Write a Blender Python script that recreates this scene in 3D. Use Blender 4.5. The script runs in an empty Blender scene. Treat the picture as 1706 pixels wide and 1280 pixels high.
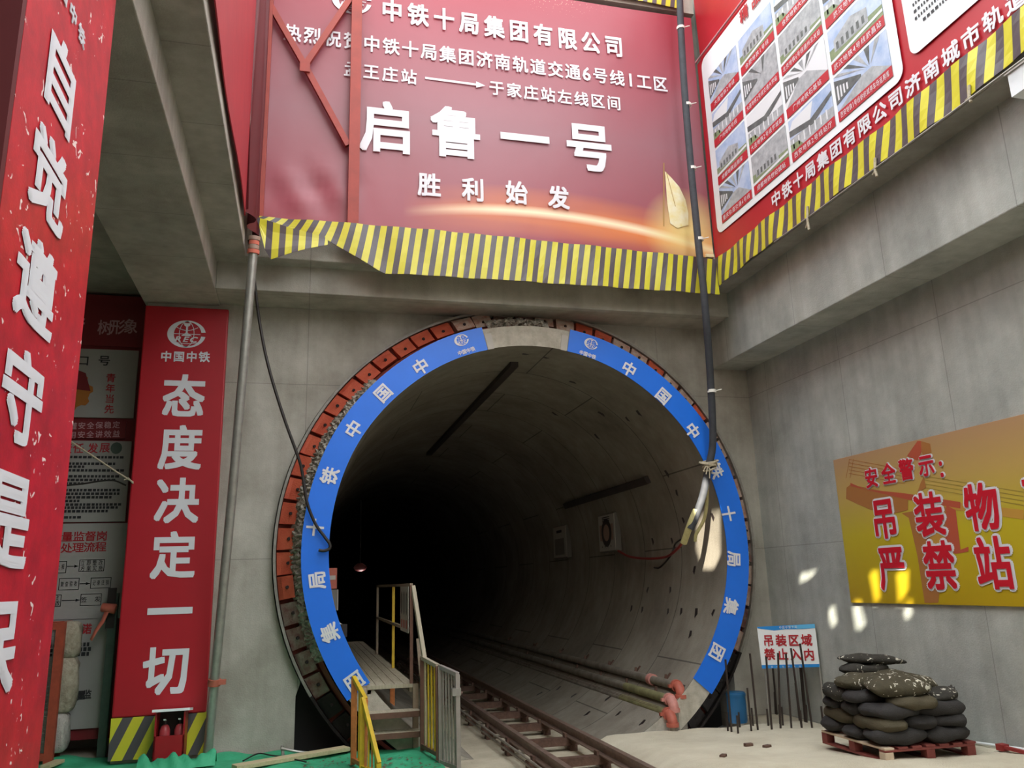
import bpy, bmesh, math, random
from mathutils import Vector, Matrix
from mathutils.geometry import delaunay_2d_cdt
random.seed(7)
SC = bpy.context.scene
COL = SC.collection
V = Vector
PI = math.pi

# ------------------------------------------------------------------ camera
CAM = V((0.0, -11.1, 2.03))
RGT = V((0.968899, -0.245661, -0.029760)); UPV = V((-0.030588, -0.238236, 0.970725)); FWD = V((0.245559, 0.939624, 0.238341))
FWD.normalize(); RGT = (RGT - FWD * RGT.dot(FWD)).normalized(); UPV = RGT.cross(FWD)
FPX = 1348.08
cam = bpy.data.cameras.new('camera'); cam_o = bpy.data.objects.new('camera', cam); COL.objects.link(cam_o)
cam.sensor_width = 36.0; cam.lens = 36.0 * FPX / 1706.0; cam.clip_start = 0.05; cam.clip_end = 300
M3 = Matrix((RGT, UPV, -FWD)).transposed()
cam_o.matrix_world = Matrix.Translation(CAM) @ M3.to_4x4()
SC.camera = cam_o

# ------------------------------------------------------------------ sky, sun, exposure
w = bpy.data.worlds.new('sky'); SC.world = w; w.use_nodes = True
bg = w.node_tree.nodes['Background']; bg.inputs['Color'].default_value = (0.93, 0.97, 1.0, 1); bg.inputs['Strength'].default_value = 5.0
SUN_DIR = V((-0.40, -0.75, 0.53)).normalized()          # towards the sun
sl = bpy.data.lights.new('sun', 'SUN'); sl.energy = 26.0; sl.angle = math.radians(0.18); sl.color = (1.0, 0.93, 0.78)
sun = bpy.data.objects.new('sun', sl); COL.objects.link(sun)
sun.rotation_euler = SUN_DIR.to_track_quat('Z', 'Y').to_euler(); sun.location = (-12, -18, 22)
SC.view_settings.view_transform = 'Standard'; SC.view_settings.look = 'None'
SC.view_settings.gamma = 1.0; SC.view_settings.use_curve_mapping = False; SC.view_settings.exposure = 0.0
SC.cycles.max_bounces = 8; SC.cycles.diffuse_bounces = 5

# ------------------------------------------------------------------ helpers: pixels of the photograph to points in the place
def ray(u, v):
    return RGT * ((u - 853.0) / FPX) - UPV * ((v - 640.0) / FPX) + FWD
def aty(u, v, y):
    d = ray(u, v); return CAM + d * ((y - CAM.y) / d.y)
def atx(u, v, x):
    d = ray(u, v); return CAM + d * ((x - CAM.x) / d.x)
def atz(u, v, z):
    d = ray(u, v); return CAM + d * ((z - CAM.z) / d.z)
TCX, TCZ, RI, RO = 3.229, 2.54, 2.90, 3.2086
def atcyl(u, v, r=RI):
    d = ray(u, v); a = d.x**2 + d.z**2; ox = CAM.x - TCX; oz = CAM.z - TCZ
    b = 2 * (ox * d.x + oz * d.z); c = ox * ox + oz * oz - r * r
    return CAM + d * ((-b + math.sqrt(max(0, b * b - 4 * a * c))) / (2 * a))

# ------------------------------------------------------------------ materials
def lin(h):
    def f(c):
        c /= 255.0
        return c / 12.92 if c <= 0.04045 else ((c + 0.055) / 1.055) ** 2.4
    return tuple(f(int(h[i:i + 2], 16)) for i in (0, 2, 4)) + (1.0,)
MATS = {}
def mat(name, col, rough=0.6, metal=0.0, var=0.0, scale=3.0, bump=0.0, bscale=40.0, spec=0.5, col2=None, alpha=1.0, stretch=None):
    m = bpy.data.materials.new(name); m.use_nodes = True; nt = m.node_tree; b = nt.nodes['Principled BSDF']
    b.inputs['Roughness'].default_value = rough; b.inputs['Metallic'].default_value = metal
    b.inputs['Specular IOR Level'].default_value = spec
    c = lin(col); b.inputs['Base Color'].default_value = c
    tc = nt.nodes.new('ShaderNodeTexCoord')
    if var > 0 or col2:
        n = nt.nodes.new('ShaderNodeTexNoise'); n.inputs['Scale'].default_value = scale; n.inputs['Detail'].default_value = 6; n.inputs['Roughness'].default_value = 0.65
        src = tc.outputs['Object']
        if stretch:
            mp = nt.nodes.new('ShaderNodeMapping'); mp.inputs['Scale'].default_value = stretch
            nt.links.new(src, mp.inputs['Vector']); src = mp.outputs['Vector']
        nt.links.new(src, n.inputs['Vector'])
        r = nt.nodes.new('ShaderNodeValToRGB'); r.color_ramp.elements[0].position = 0.32; r.color_ramp.elements[1].position = 0.70
        c2 = lin(col2) if col2 else tuple(min(1, x * (1 + var)) for x in c[:3]) + (1,)
        c1 = c if col2 else tuple(x * (1 - var) for x in c[:3]) + (1,)
        r.color_ramp.elements[0].color = c1; r.color_ramp.elements[1].color = c2
        nt.links.new(n.outputs['Fac'], r.inputs['Fac']); nt.links.new(r.outputs['Color'], b.inputs['Base Color'])
    if bump > 0:
        n2 = nt.nodes.new('ShaderNodeTexNoise'); n2.inputs['Scale'].default_value = bscale; n2.inputs['Detail'].default_value = 5
        nt.links.new(tc.outputs['Object'], n2.inputs['Vector'])
        bp = nt.nodes.new('ShaderNodeBump'); bp.inputs['Strength'].default_value = bump; bp.inputs['Distance'].default_value = 0.02
        nt.links.new(n2.outputs['Fac'], bp.inputs['Height']); nt.links.new(bp.outputs['Normal'], b.inputs['Normal'])
    MATS[name] = m
    return m

def concrete(name, c1, c2, seams=None, rough=0.85, scale=1.1):
    """cast concrete: cloudy tone, fine grain and, where seams=(axis a, pitch a, axis b, pitch b), dark formwork joints"""
    m = mat(name, c1, rough=rough, col2=c2, scale=scale, bump=0.25, bscale=55, spec=0.25, var=0.1)
    nt = m.node_tree; b = nt.nodes['Principled BSDF']; tc = nt.nodes.new('ShaderNodeTexCoord')
    old = b.inputs['Base Color'].links[0].from_socket
    # streaky stains
    mp = nt.nodes.new('ShaderNodeMapping'); mp.inputs['Scale'].default_value = (4, 4, 0.35)
    n = nt.nodes.new('ShaderNodeTexNoise'); n.inputs['Scale'].default_value = 1.6; n.inputs['Detail'].default_value = 8
    nt.links.new(tc.outputs['Object'], mp.inputs['Vector']); nt.links.new(mp.outputs['Vector'], n.inputs['Vector'])
    rr = nt.nodes.new('ShaderNodeValToRGB'); rr.color_ramp.elements[0].position = 0.3; rr.color_ramp.elements[1].position = 0.65
    rr.color_ramp.elements[0].color = (0.72, 0.70, 0.67, 1); rr.color_ramp.elements[1].color = (1, 1, 1, 1)
    nt.links.new(n.outputs['Fac'], rr.inputs['Fac'])
    mx = nt.nodes.new('ShaderNodeMix'); mx.data_type = 'RGBA'; mx.blend_type = 'MULTIPLY'; mx.inputs['Factor'].default_value = 0.5
    nt.links.new(old, mx.inputs['A']); nt.links.new(rr.outputs['Color'], mx.inputs['B'])
    out = mx.outputs['Result']
    if seams:
        sp = nt.nodes.new('ShaderNodeSeparateXYZ'); nt.links.new(tc.outputs['Object'], sp.inputs['Vector'])
        acc = None
        for ax, pitch in (seams[:2], seams[2:]):
            md = nt.nodes.new('ShaderNodeMath'); md.operation = 'PINGPONG'; md.inputs[1].default_value = pitch / 2
            nt.links.new(sp.outputs[ax], md.inputs[0])
            lt = nt.nodes.new('ShaderNodeMath'); lt.operation = 'LESS_THAN'; lt.inputs[1].default_value = 0.006
            nt.links.new(md.outputs[0], lt.inputs[0])
            if acc is None: acc = lt.outputs[0]
            else:
                mm = nt.nodes.new('ShaderNodeMath'); mm.operation = 'MAXIMUM'; nt.links.new(acc, mm.inputs[0]); nt.links.new(lt.outputs[0], mm.inputs[1]); acc = mm.outputs[0]
        f = nt.nodes.new('ShaderNodeMath'); f.operation = 'MULTIPLY'; f.inputs[1].default_value = 0.35; nt.links.new(acc, f.inputs[0])
        m2 = nt.nodes.new('ShaderNodeMix'); m2.data_type = 'RGBA'; m2.inputs['B'].default_value = (0.10, 0.09, 0.085, 1)
        nt.links.new(f.outputs[0], m2.inputs['Factor']); nt.links.new(out, m2.inputs['A']); out = m2.outputs['Result']
    nt.links.new(out, b.inputs['Base Color'])
    return m

concrete('concrete_wall', '9c978c', 'c3bfb4', ('X', 1.83, 'Z', 2.44))
concrete('concrete_right', '9ca09a', 'c4c7c0', ('Y', 1.83, 'Z', 2.44))
concrete('concrete_beam', 'a09c92', 'c6c3b8', ('Y', 1.22, 'X', 30.0))
concrete('concrete_dark', '8f8c84', 'aaa79e')
concrete('concrete_end', 'a9a496', 'cbc6b8', scale=6)
mat('sand', 'c2b9a3', 0.95, col2='d5ceb9', scale=1.6, bump=0.5, bscale=60, spec=0.1)
mat('sand_damp', 'a39a86', 0.95, col2='c8bfa9', scale=1.2, bump=0.5, bscale=45, spec=0.1)
mat('bounce_cut', '4d453a', 0.9, col2='6a6152', scale=2)
mat('grout', '777166', 0.95, col2='c2bcaf', scale=14, bump=1.0, bscale=30, spec=0.1)
mat('flap_red', 'b44a33', 0.6, col2='cc6446', scale=3.5, bump=0.3, bscale=60)
mat('flap_pale', 'b07b68', 0.8, col2='c9bcad', scale=9, bump=0.4, bscale=50)
mat('flap_dull', '6b3a33', 0.8, col2='8d8378', scale=8, bump=0.4, bscale=50)
mat('flap_shade', '1b1614', 0.9, col2='2b2320', scale=6, bump=0.4, bscale=50)  # near black: shade on the lower plates painted in
mat('band_red', '7c2f25', 0.7, col2='8e4a3c', scale=5, bump=0.3)
mat('bolt_dark', '2a211f', 0.6)
mat('steel_rim', '8d8980', 0.6, var=0.25, scale=8)
mat('blue_vinyl', '1c74ea', 0.42, var=0.04, scale=2)
mat('white_print', 'dfe0e4', 0.5)
mat('red_vinyl', 'b21c29', 0.42, var=0.08, scale=0.8, bump=0.08, bscale=6)
mat('red_deep', 'a51a26', 0.5, var=0.12, scale=1.2, bump=0.1, bscale=5)
mat('maroon', '5a1418', 0.6, var=0.1)
mat('yellow_stripe', 'd4cc38', 0.34, var=0.06, scale=3)
mat('black_stripe', '575054', 0.34, var=0.08, scale=3)
mat('steel_red', '9c3a2c', 0.5, var=0.15, scale=4)
mat('steel_galv', 'a8a69e', 0.38, metal=0.55, var=0.15, scale=9)
mat('rust', '6a5145', 0.7, metal=0.35, var=0.3, scale=10, bump=0.3)
mat('rail_steel', '857064', 0.45, metal=0.35, var=0.25, scale=8)
mat('rebar_rust', '3d332d', 0.75, metal=0.3, var=0.25, scale=20)
mat('black_rubber', '1b1a1b', 0.6, var=0.1)
mat('cable_dark', '3c3e43', 0.75, var=0.2, scale=8)
mat('cable_black', '2a2522', 0.5)
mat('tie_white', 'e6e2d8', 0.6)
mat('rope', 'b5aa92', 0.9, var=0.2, scale=40)
mat('hose_yellow', 'bfb67e', 0.6, var=0.15, scale=12)
mat('wire_red', '8e2f2c', 0.6)
mat('pipe_grey', '8f887c', 0.55, metal=0.3, var=0.3, scale=6)
mat('pipe_moss', '8d8a62', 0.65, metal=0.2, var=0.3, scale=6)
mat('coupler_red', 'b5614f', 0.55, var=0.12, scale=12)
mat('coupler_pale', 'c98a80', 0.6, var=0.15, scale=12)
mat('yellow_paint', 'd8b81e', 0.5, col2='bd9b2a', scale=9)
mat('orange_rust', 'c7793f', 0.6, var=0.2, scale=12)
mat('deck_wood', '9c937d', 0.8, col2='b9b09a', scale=3, stretch=(14, 1, 1))
mat('frame_taupe', '8f7f6b', 0.6, var=0.15, scale=8)
mat('frame_brown', '6b4a3c', 0.6, var=0.2, scale=8)
mat('gate_grey', '9b948c', 0.5, metal=0.2, var=0.15, scale=8)
mat('green_tarp', '2c9a6c', 0.7, col2='46b487', scale=4, bump=0.35, bscale=14)
mat('plank', 'c9bd98', 0.75, col2='b0a27c', scale=3, stretch=(2, 20, 8))
mat('bag_dark', '3b3938', 0.9, var=0.2, scale=6, bump=0.4, bscale=90, spec=0.15)
mat('bag_brown', '4d4739', 0.9, col2='5c5544', scale=5, bump=0.4, bscale=90, spec=0.15)
mat('pallet_red', '7a3a33', 0.7, var=0.2, scale=8)
mat('pallet_pale', 'c6b39b', 0.8, var=0.15, scale=8)
mat('barrel_blue', '1f5f8c', 0.4, var=0.1, scale=5)
mat('sign_white', 'eceff0', 0.45)
mat('sign_blue', '2389d6', 0.45)
mat('sign_lightblue', '5fb6e6', 0.45)
mat('text_red', 'b3202c', 0.5)
mat('text_red_bright', 'c8182c', 0.5)
mat('text_black', '26262a', 0.6)
mat('poster_white', 'a5a29d', 0.6, var=0.04)
mat('poster_red', '7d1f25', 0.6)
mat('gear_orange', 'b5712c', 0.6)
mat('print_pink', 'c89aa0', 0.5)
mat('print_gold', 'e9d68d', 0.5, col2='f2ecd2', scale=5)
mat('print_goldline', 'b08d4b', 0.5)
mat('panel_white', 'e9eef0', 0.42, var=0.03)
mat('photo_sky', '8fa9cf', 0.45, col2='c3d0e3', scale=4)
mat('photo_grey', '8b9094', 0.45, col2='b9bec0', scale=9)
mat('photo_dark', '4a4f50', 0.45, col2='6b7270', scale=8)
mat('photo_green', '6c7f5d', 0.45, col2='8d9b74', scale=10)
mat('photo_light', 'd9dde0', 0.45)
mat('pier_brown', 'a9713c', 0.5); mat('pier_red', 'b5553c', 0.5); mat('pier_light', 'c0923f', 0.5); mat('pier_line', '9d8a3f', 0.5)
mat('box_white', 'b3aea4', 0.5, var=0.06); mat('box_edge', '77736b', 0.6); mat('box_label', 'a58878', 0.6)
mat('ext_red', 'a11722', 0.4, var=0.1); mat('ext_inside', '2a1113', 0.6); mat('ext_cyl', 'c04a50', 0.35)
mat('sack', '8f8471', 0.9, col2='b5ab97', scale=12, bump=0.8, bscale=35)
mat('sack_white', 'b3aea5', 0.9, var=0.15, scale=14, bump=0.7, bscale=45)
mat('mesh_wire', '8f948c', 0.5, metal=0.4)
mat('cage_orange', 'a2462f', 0.6, var=0.2, scale=8)
mat('cloth_orange', 'd2705c', 0.8, var=0.1)
mat('post_green', '4c5f55', 0.6, var=0.15, scale=6)
mat('lamp_red', '8a4a4a', 0.4)
mat('stain', '5e5b55', 0.9, var=0.2, scale=10)
mat('channel_dark', '3b332f', 0.6, var=0.2, scale=6)

def spotted(name, base, spot, scale, thr, rough=0.9):
    """cloth or vinyl flecked with irregular splashes: thresholded warped noise"""
    m = mat(name, base, rough, var=0.25, scale=6, bump=0.4 if rough > .8 else 0.05, bscale=80, spec=0.15)
    nt = m.node_tree; b = nt.nodes['Principled BSDF']; tc = nt.nodes.new('ShaderNodeTexCoord')
    n = nt.nodes.new('ShaderNodeTexNoise'); n.inputs['Scale'].default_value = scale; n.inputs['Detail'].default_value = 2.5; n.inputs['Distortion'].default_value = 0.8
    g = nt.nodes.new('ShaderNodeTexNoise'); g.inputs['Scale'].default_value = scale * 0.22
    for q in (n, g): nt.links.new(tc.outputs['Object'], q.inputs['Vector'])
    ad = nt.nodes.new('ShaderNodeMath'); ad.operation = 'MULTIPLY_ADD'; ad.inputs[1].default_value = 0.45; nt.links.new(g.outputs['Fac'], ad.inputs[0]); nt.links.new(n.outputs['Fac'], ad.inputs[2])
    r = nt.nodes.new('ShaderNodeMapRange'); r.inputs['From Min'].default_value = thr; r.inputs['From Max'].default_value = thr + 0.02; nt.links.new(ad.outputs[0], r.inputs['Value'])
    mx = nt.nodes.new('ShaderNodeMix'); mx.data_type = 'RGBA'; mx.inputs['B'].default_value = lin(spot)
    nt.links.new(r.outputs['Result'], mx.inputs['Factor']); nt.links.new(b.inputs['Base Color'].links[0].from_socket, mx.inputs['A'])
    nt.links.new(mx.outputs['Result'], b.inputs['Base Color'])
    return m
spotted('bag_spotted', '504b3d', 'd8d4c4', 22, 0.845)
spotted('bag_flecked', '3f3d38', 'cfcabb', 24, 0.875)

def tunnel_mat():
    m = concrete('tunnel_concrete', '80796e', 'a09a8d', scale=0.8)
    nt = m.node_tree; b = nt.nodes['Principled BSDF']; tc = nt.nodes.new('ShaderNodeTexCoord')
    sp = nt.nodes.new('ShaderNodeSeparateXYZ'); nt.links.new(tc.outputs['Object'], sp.inputs['Vector'])
    def M(op, a, bb=None):
        n = nt.nodes.new('ShaderNodeMath'); n.operation = op
        for i, x in enumerate((a, bb)):
            if x is None: continue
            if isinstance(x, (int, float)): n.inputs[i].default_value = x
            else: nt.links.new(x, n.inputs[i])
        return n.outputs[0]
    ring = M('LESS_THAN', M('PINGPONG', sp.outputs['Y'], 0.76), 0.011)
    idx = M('FLOOR', M('DIVIDE', sp.outputs['Y'], 1.52))
    par = M('MODULO', idx, 2.0)
    ang = M('ARCTAN2', sp.outputs['Z'], sp.outputs['X'])
    a2 = M('ADD', M('ADD', ang, 10.0 + 0.06), M('MULTIPLY', par, 0.42))
    seg = M('LESS_THAN', M('PINGPONG', a2, PI / 6), 0.0038)
    line = M('MULTIPLY', M('MAXIMUM', ring, seg), 0.6)
    mx = nt.nodes.new('ShaderNodeMix'); mx.data_type = 'RGBA'; mx.inputs['B'].default_value = (0.012, 0.011, 0.01, 1)
    nt.links.new(line, mx.inputs['Factor']); nt.links.new(b.inputs['Base Color'].links[0].from_socket, mx.inputs['A'])
    nt.links.new(mx.outputs['Result'], b.inputs['Base Color'])
tunnel_mat()

def banner_mat():
    """printed vinyl: red ground with glare haze painted in, golden streak of light sweeping along the foot, fine glitter at the head"""
    m = bpy.data.materials.new('banner_print'); m.use_nodes = True; nt = m.node_tree; b = nt.nodes['Principled BSDF']
    b.inputs['Roughness'].default_value = 0.36; MATS['banner_print'] = m
    tc = nt.nodes.new('ShaderNodeTexCoord'); sp = nt.nodes.new('ShaderNodeSeparateXYZ'); nt.links.new(tc.outputs['Object'], sp.inputs['Vector'])
    def M(op, a, bb=None, cl=False):
        n = nt.nodes.new('ShaderNodeMath'); n.operation = op; n.use_clamp = cl
        for i, x in enumerate((a, bb)):
            if x is None: continue
            if isinstance(x, (int, float)): n.inputs[i].default_value = x
            else: nt.links.new(x, n.inputs[i])
        return n.outputs[0]
    X, Z = sp.outputs['X'], sp.outputs['Z']
    # streak centre line height over the foot, falling to the right
    n = nt.nodes.new('ShaderNodeTexNoise'); n.inputs['Scale'].default_value = 0.5
    mp = nt.nodes.new('ShaderNodeMapping'); mp.inputs['Scale'].default_value = (0.7, 1, 5); nt.links.new(tc.outputs['Object'], mp.inputs['Vector']); nt.links.new(mp.outputs['Vector'], n.inputs['Vector'])
    cl_ = M('SUBTRACT', 0.52, M('MULTIPLY', M('POWER', M('ABSOLUTE', M('SUBTRACT', X, 4.0)), 2.0), 0.045))
    d = M('ABSOLUTE', M('SUBTRACT', Z, cl_))
    core = M('SUBTRACT', 1.0, M('DIVIDE', d, 0.10), True)
    wid = M('SUBTRACT', 1.0, M('DIVIDE', d, 0.42), True)
    fade = M('MULTIPLY', M('SUBTRACT', X, 2.1), 0.7, True)
    wid = M('MULTIPLY', M('MULTIPLY', wid, M('MULTIPLY', n.outputs['Fac'], 1.7)), fade, True)
    core = M('MULTIPLY', core, fade, True)
    # star at the right foot
    rx = M('SUBTRACT', X, 6.55); rz = M('SUBTRACT', Z, 0.42)
    rr = M('SQRT', M('ADD', M('MULTIPLY', rx, rx), M('MULTIPLY', rz, rz)))
    star = M('SUBTRACT', 1.0, M('DIVIDE', rr, 0.75), True)
    def mix(fac, A, colr):
        mx = nt.nodes.new('ShaderNodeMix'); mx.data_type = 'RGBA'; nt.links.new(fac, mx.inputs['Factor'])
        if isinstance(A, str): mx.inputs['A'].default_value = lin(A)
        else: nt.links.new(A, mx.inputs['A'])
        mx.inputs['B'].default_value = lin(colr); return mx.outputs['Result']
    # ground colour: crimson, fading to mauve in the lower middle: print gradient plus painted-in glare haze
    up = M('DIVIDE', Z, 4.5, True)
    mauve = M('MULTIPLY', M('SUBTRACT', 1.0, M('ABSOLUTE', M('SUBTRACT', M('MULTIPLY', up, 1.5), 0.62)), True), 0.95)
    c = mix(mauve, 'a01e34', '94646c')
    c = mix(wid, c, 'e8883a'); c = mix(core, c, 'f6e9c4'); c = mix(star, c, 'f4dc8e')
    vo = nt.nodes.new('ShaderNodeTexVoronoi'); vo.inputs['Scale'].default_value = 26; nt.links.new(tc.outputs['Object'], vo.inputs['Vector'])
    gl = M('MULTIPLY', M('LESS_THAN', vo.outputs['Distance'], M('MULTIPLY', M('SUBTRACT', up, 0.86), 2.2, True)), M('MULTIPLY', M('SUBTRACT', 1.0, M('ABSOLUTE', M('SUBTRACT', X, 4.6)), True), 0.8, True))
    c = mix(gl, c, 'e0a890')
    nt.links.new(c, b.inputs['Base Color'])
    n3 = nt.nodes.new('ShaderNodeTexNoise'); n3.inputs['Scale'].default_value = 1.3; n3.inputs['Detail'].default_value = 3; nt.links.new(tc.outputs['Object'], n3.inputs['Vector'])
    bp = nt.nodes.new('ShaderNodeBump'); bp.inputs['Strength'].default_value = 0.25; bp.inputs['Distance'].default_value = 0.05
    nt.links.new(n3.outputs['Fac'], bp.inputs['Height']); nt.links.new(bp.outputs['Normal'], b.inputs['Normal'])
banner_mat()

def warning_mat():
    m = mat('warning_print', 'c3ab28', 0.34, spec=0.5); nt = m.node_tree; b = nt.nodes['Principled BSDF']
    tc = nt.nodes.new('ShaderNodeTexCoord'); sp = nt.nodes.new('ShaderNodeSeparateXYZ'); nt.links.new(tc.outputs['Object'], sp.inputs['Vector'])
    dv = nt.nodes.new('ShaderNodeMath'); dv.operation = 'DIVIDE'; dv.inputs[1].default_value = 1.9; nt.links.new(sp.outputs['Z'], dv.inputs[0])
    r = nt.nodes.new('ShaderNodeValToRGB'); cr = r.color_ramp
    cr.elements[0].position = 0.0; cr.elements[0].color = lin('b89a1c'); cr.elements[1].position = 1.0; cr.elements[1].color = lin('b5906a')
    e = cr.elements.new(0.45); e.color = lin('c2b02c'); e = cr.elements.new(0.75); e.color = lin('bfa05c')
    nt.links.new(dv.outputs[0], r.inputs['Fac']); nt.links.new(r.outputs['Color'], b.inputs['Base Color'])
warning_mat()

# ------------------------------------------------------------------ mesh builder and scene bookkeeping
ORG = {}
class MB:
    def __init__(s): s.v = []; s.f = []; s.m = []; s.names = []; s.smooth = []
    def mi(s, name):
        if name not in s.names: s.names.append(name)
        return s.names.index(name)
    def add(s, vs, fs, m, smooth=False):
        b = len(s.v); s.v += [V(x) for x in vs]; i = s.mi(m)
        for f in fs: s.f.append([b + k for k in f]); s.m.append(i); s.smooth.append(smooth)
        return s
    def box(s, lo, hi, m, rz=0.0, tilt=None):
        lo, hi = V(lo), V(hi); c = (lo + hi) / 2; h = (hi - lo) / 2
        vs = [V((sx * h.x, sy * h.y, sz * h.z)) for sx in (-1, 1) for sy in (-1, 1) for sz in (-1, 1)]
        R = Matrix.Rotation(rz, 3, 'Z')
        if tilt: R = R @ Matrix.Rotation(tilt[0], 3, tilt[1])
        vs = [c + R @ x for x in vs]
        return s.add(vs, [(0, 1, 3, 2), (4, 6, 7, 5), (0, 4, 5, 1), (2, 3, 7, 6), (0, 2, 6, 4), (1, 5, 7, 3)], m)
    def bar(s, a, b, wx, wz, m, up=V((0, 0, 1))):
        """square bar from a to b; wx across, wz along the up side"""
        a, b = V(a), V(b); d = (b - a).normalized()
        if abs(d.dot(up)) > 0.95: up = V((0, 1, 0))
        x = d.cross(up).normalized() * wx / 2; z = x.cross(d).normalized() * wz / 2
        vs = [p + sx * x + sz * z for p in (a, b) for sx, sz in ((-1, -1), (1, -1), (1, 1), (-1, 1))]
        return s.add(vs, [(3, 2, 1, 0), (4, 5, 6, 7), (0, 1, 5, 4), (1, 2, 6, 5), (2, 3, 7, 6), (3, 0, 4, 7)], m)
    def tube(s, path, r, m, n=10, caps=True):
        path = [V(p) for p in path]; rs = r if isinstance(r, (list, tuple)) else [r] * len(path)
        vs = []; fs = []; ref = None
        for i, p in enumerate(path):
            d = (path[min(i + 1, len(path) - 1)] - path[max(i - 1, 0)]).normalized()
            if ref is None: ref = V((0, 0, 1)) if abs(d.z) < 0.9 else V((1, 0, 0))
            x = d.cross(ref).normalized(); y = x.cross(d).normalized(); ref = y
            for k in range(n):
                t = 2 * PI * k / n; vs.append(p + (x * math.cos(t) + y * math.sin(t)) * rs[i])
        for i in range(len(path) - 1):
            for k in range(n):
                k2 = (k + 1) % n; fs.append((i * n + k, i * n + k2, (i + 1) * n + k2, (i + 1) * n + k))
        s.add(vs, fs, m, True)
        if caps:
            s.add(vs[:n], [tuple(range(n))[::-1]], m); s.add(vs[-n:], [tuple(range(n))], m)
        return s
    def build(s, name, parent=None, loc=None, bevel=0.0):
        o_ = ORG[parent.name] if parent else (V(loc) if loc is not None else V((0, 0, 0)))
        me = bpy.data.meshes.new(name); me.from_pydata([tuple(x - o_) for x in s.v], [], s.f)
        for nme in s.names: me.materials.append(MATS[nme])
        me.polygons.foreach_set('material_index', s.m); me.polygons.foreach_set('use_smooth', s.smooth); me.update()
        o = bpy.data.objects.new(name, me); COL.objects.link(o)
        if parent: o.parent = parent
        else: o.location = o_
        ORG[o.name] = o_
        if bevel > 0:
            bv = o.modifiers.new('bevel', 'BEVEL'); bv.width = bevel; bv.segments = 2; bv.limit_method = 'ANGLE'
        return o
def tag(o, label, cat, group=None):
    o['label'] = label; o['category'] = cat
    if group: o['group'] = group
    return o
def thing(name, label, cat, loc, group=None):
    o = bpy.data.objects.new(name, None); COL.objects.link(o); o.location = loc; o.empty_display_size = 0.1
    ORG[o.name] = V(loc); return tag(o, label, cat, group)
def struct(o): o['kind'] = 'structure'; return o
def smooth_path(pts, n=6):
    P = [V(p) for p in pts]; P = [P[0] * 2 - P[1]] + P + [P[-1] * 2 - P[-2]]; out = []
    for i in range(1, len(P) - 2):
        for k in range(n):
            t = k / n; a, b, c, d = P[i - 1:i + 3]
            out.append(0.5 * ((2 * b) + (c - a) * t + (2 * a - 5 * b + 4 * c - d) * t * t + (3 * b - a - 3 * c + d) * t ** 3))
    out.append(P[-2]); return out

class Plane:
    """a flat sheet in the place: a runs to the reader's right, b upwards, n towards the reader"""
    def __init__(s, o, a, b, n): s.o, s.a, s.b, s.n = V(o), V(a).normalized(), V(b).normalized(), V(n).normalized()
    def pt(s, a, b, d=0.0): return s.o + s.a * a + s.b * b + s.n * d
    def px(s, u, v):
        r = ray(u, v); t = (s.o - CAM).dot(s.n) / r.dot(s.n); p = CAM + r * t - s.o
        return p.dot(s.a), p.dot(s.b)

# ------------------------------------------------------------------ lettering: glyph outlines turned into flat mesh pieces
TEXTS = []
GL = {}
def outline_fill(pts, edges):
    """fill closed outlines: constrained triangulation, keep what winds round an odd or non-zero number of times"""
    if not edges: return [], []
    nxt = {}
    for i, j in edges: nxt.setdefault(i, []).append(j); nxt.setdefault(j, []).append(i)
    seen = set(); loops = []
    for s in sorted(nxt):
        if s in seen: continue
        lp = [s]; seen.add(s); cur = s
        while True:
            n_ = [k for k in sorted(nxt[cur]) if k not in seen]
            if not n_: break
            cur = n_[0]; seen.add(cur); lp.append(cur)
        loops.append(lp)
    V2, E2, D = [], [], []
    for lp in loops:
        q = [pts[k] for k in lp]; q = [p for k, p in enumerate(q) if (p[0] - q[k - 1][0]) ** 2 + (p[1] - q[k - 1][1]) ** 2 > 1e-10]
        if len(q) < 3: continue
        b0 = len(V2); V2 += [Vector(p) for p in q]; E2 += [(b0 + k, b0 + (k + 1) % len(q)) for k in range(len(q))]; D += [(q[k], q[(k + 1) % len(q)]) for k in range(len(q))]
    cv, _, cf, *_r = delaunay_2d_cdt(V2, E2, [], 0, 1e-6)
    keep = []
    for f in cf:
        x = sum(cv[k].x for k in f) / len(f); y = sum(cv[k].y for k in f) / len(f); wn = 0
        for (x0, y0), (x1, y1) in D:
            if (y0 <= y) != (y1 <= y):
                if x0 + (y - y0) / (y1 - y0) * (x1 - x0) > x: wn += 1 if y1 > y0 else -1
        if wn: keep.append(tuple(f))
    return [(p.x, p.y) for p in cv], keep
def glyph_make(chars, off, res):
    obs = []
    for c in chars:
        cu = bpy.data.curves.new('glyph', 'FONT'); cu.body = c; cu.offset = off; cu.resolution_u = res; cu.fill_mode = 'NONE'
        o = bpy.data.objects.new('glyph', cu); COL.objects.link(o); obs.append((c, o))
    bpy.context.view_layer.update(); dg = bpy.context.evaluated_depsgraph_get()
    for c, o in obs:
        me = bpy.data.meshes.new_from_object(o.evaluated_get(dg))
        vs, fs = outline_fill([(v.co.x, v.co.y) for v in me.vertices], [tuple(e.vertices) for e in me.edges])
        if ord(c) > 255: vs = [(x - 0.5, y - 0.38) for x, y in vs]; adv = 1.0
        else:
            xs = [x for x, y in vs] or [0]; mid = (min(xs) + max(xs)) / 2
            vs = [((x - mid) * 1.15, (y - 0.36) * 1.15) for x, y in vs]; adv = 0.62
        GL[(c, off)] = (vs, fs, adv); bpy.data.meshes.remove(me); cu = o.data; bpy.data.objects.remove(o); bpy.data.curves.remove(cu)
BOLD, THIN, HALO, MED, SEMI = 0.024, 0.006, 0.060, 0.013, 0.019
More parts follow.
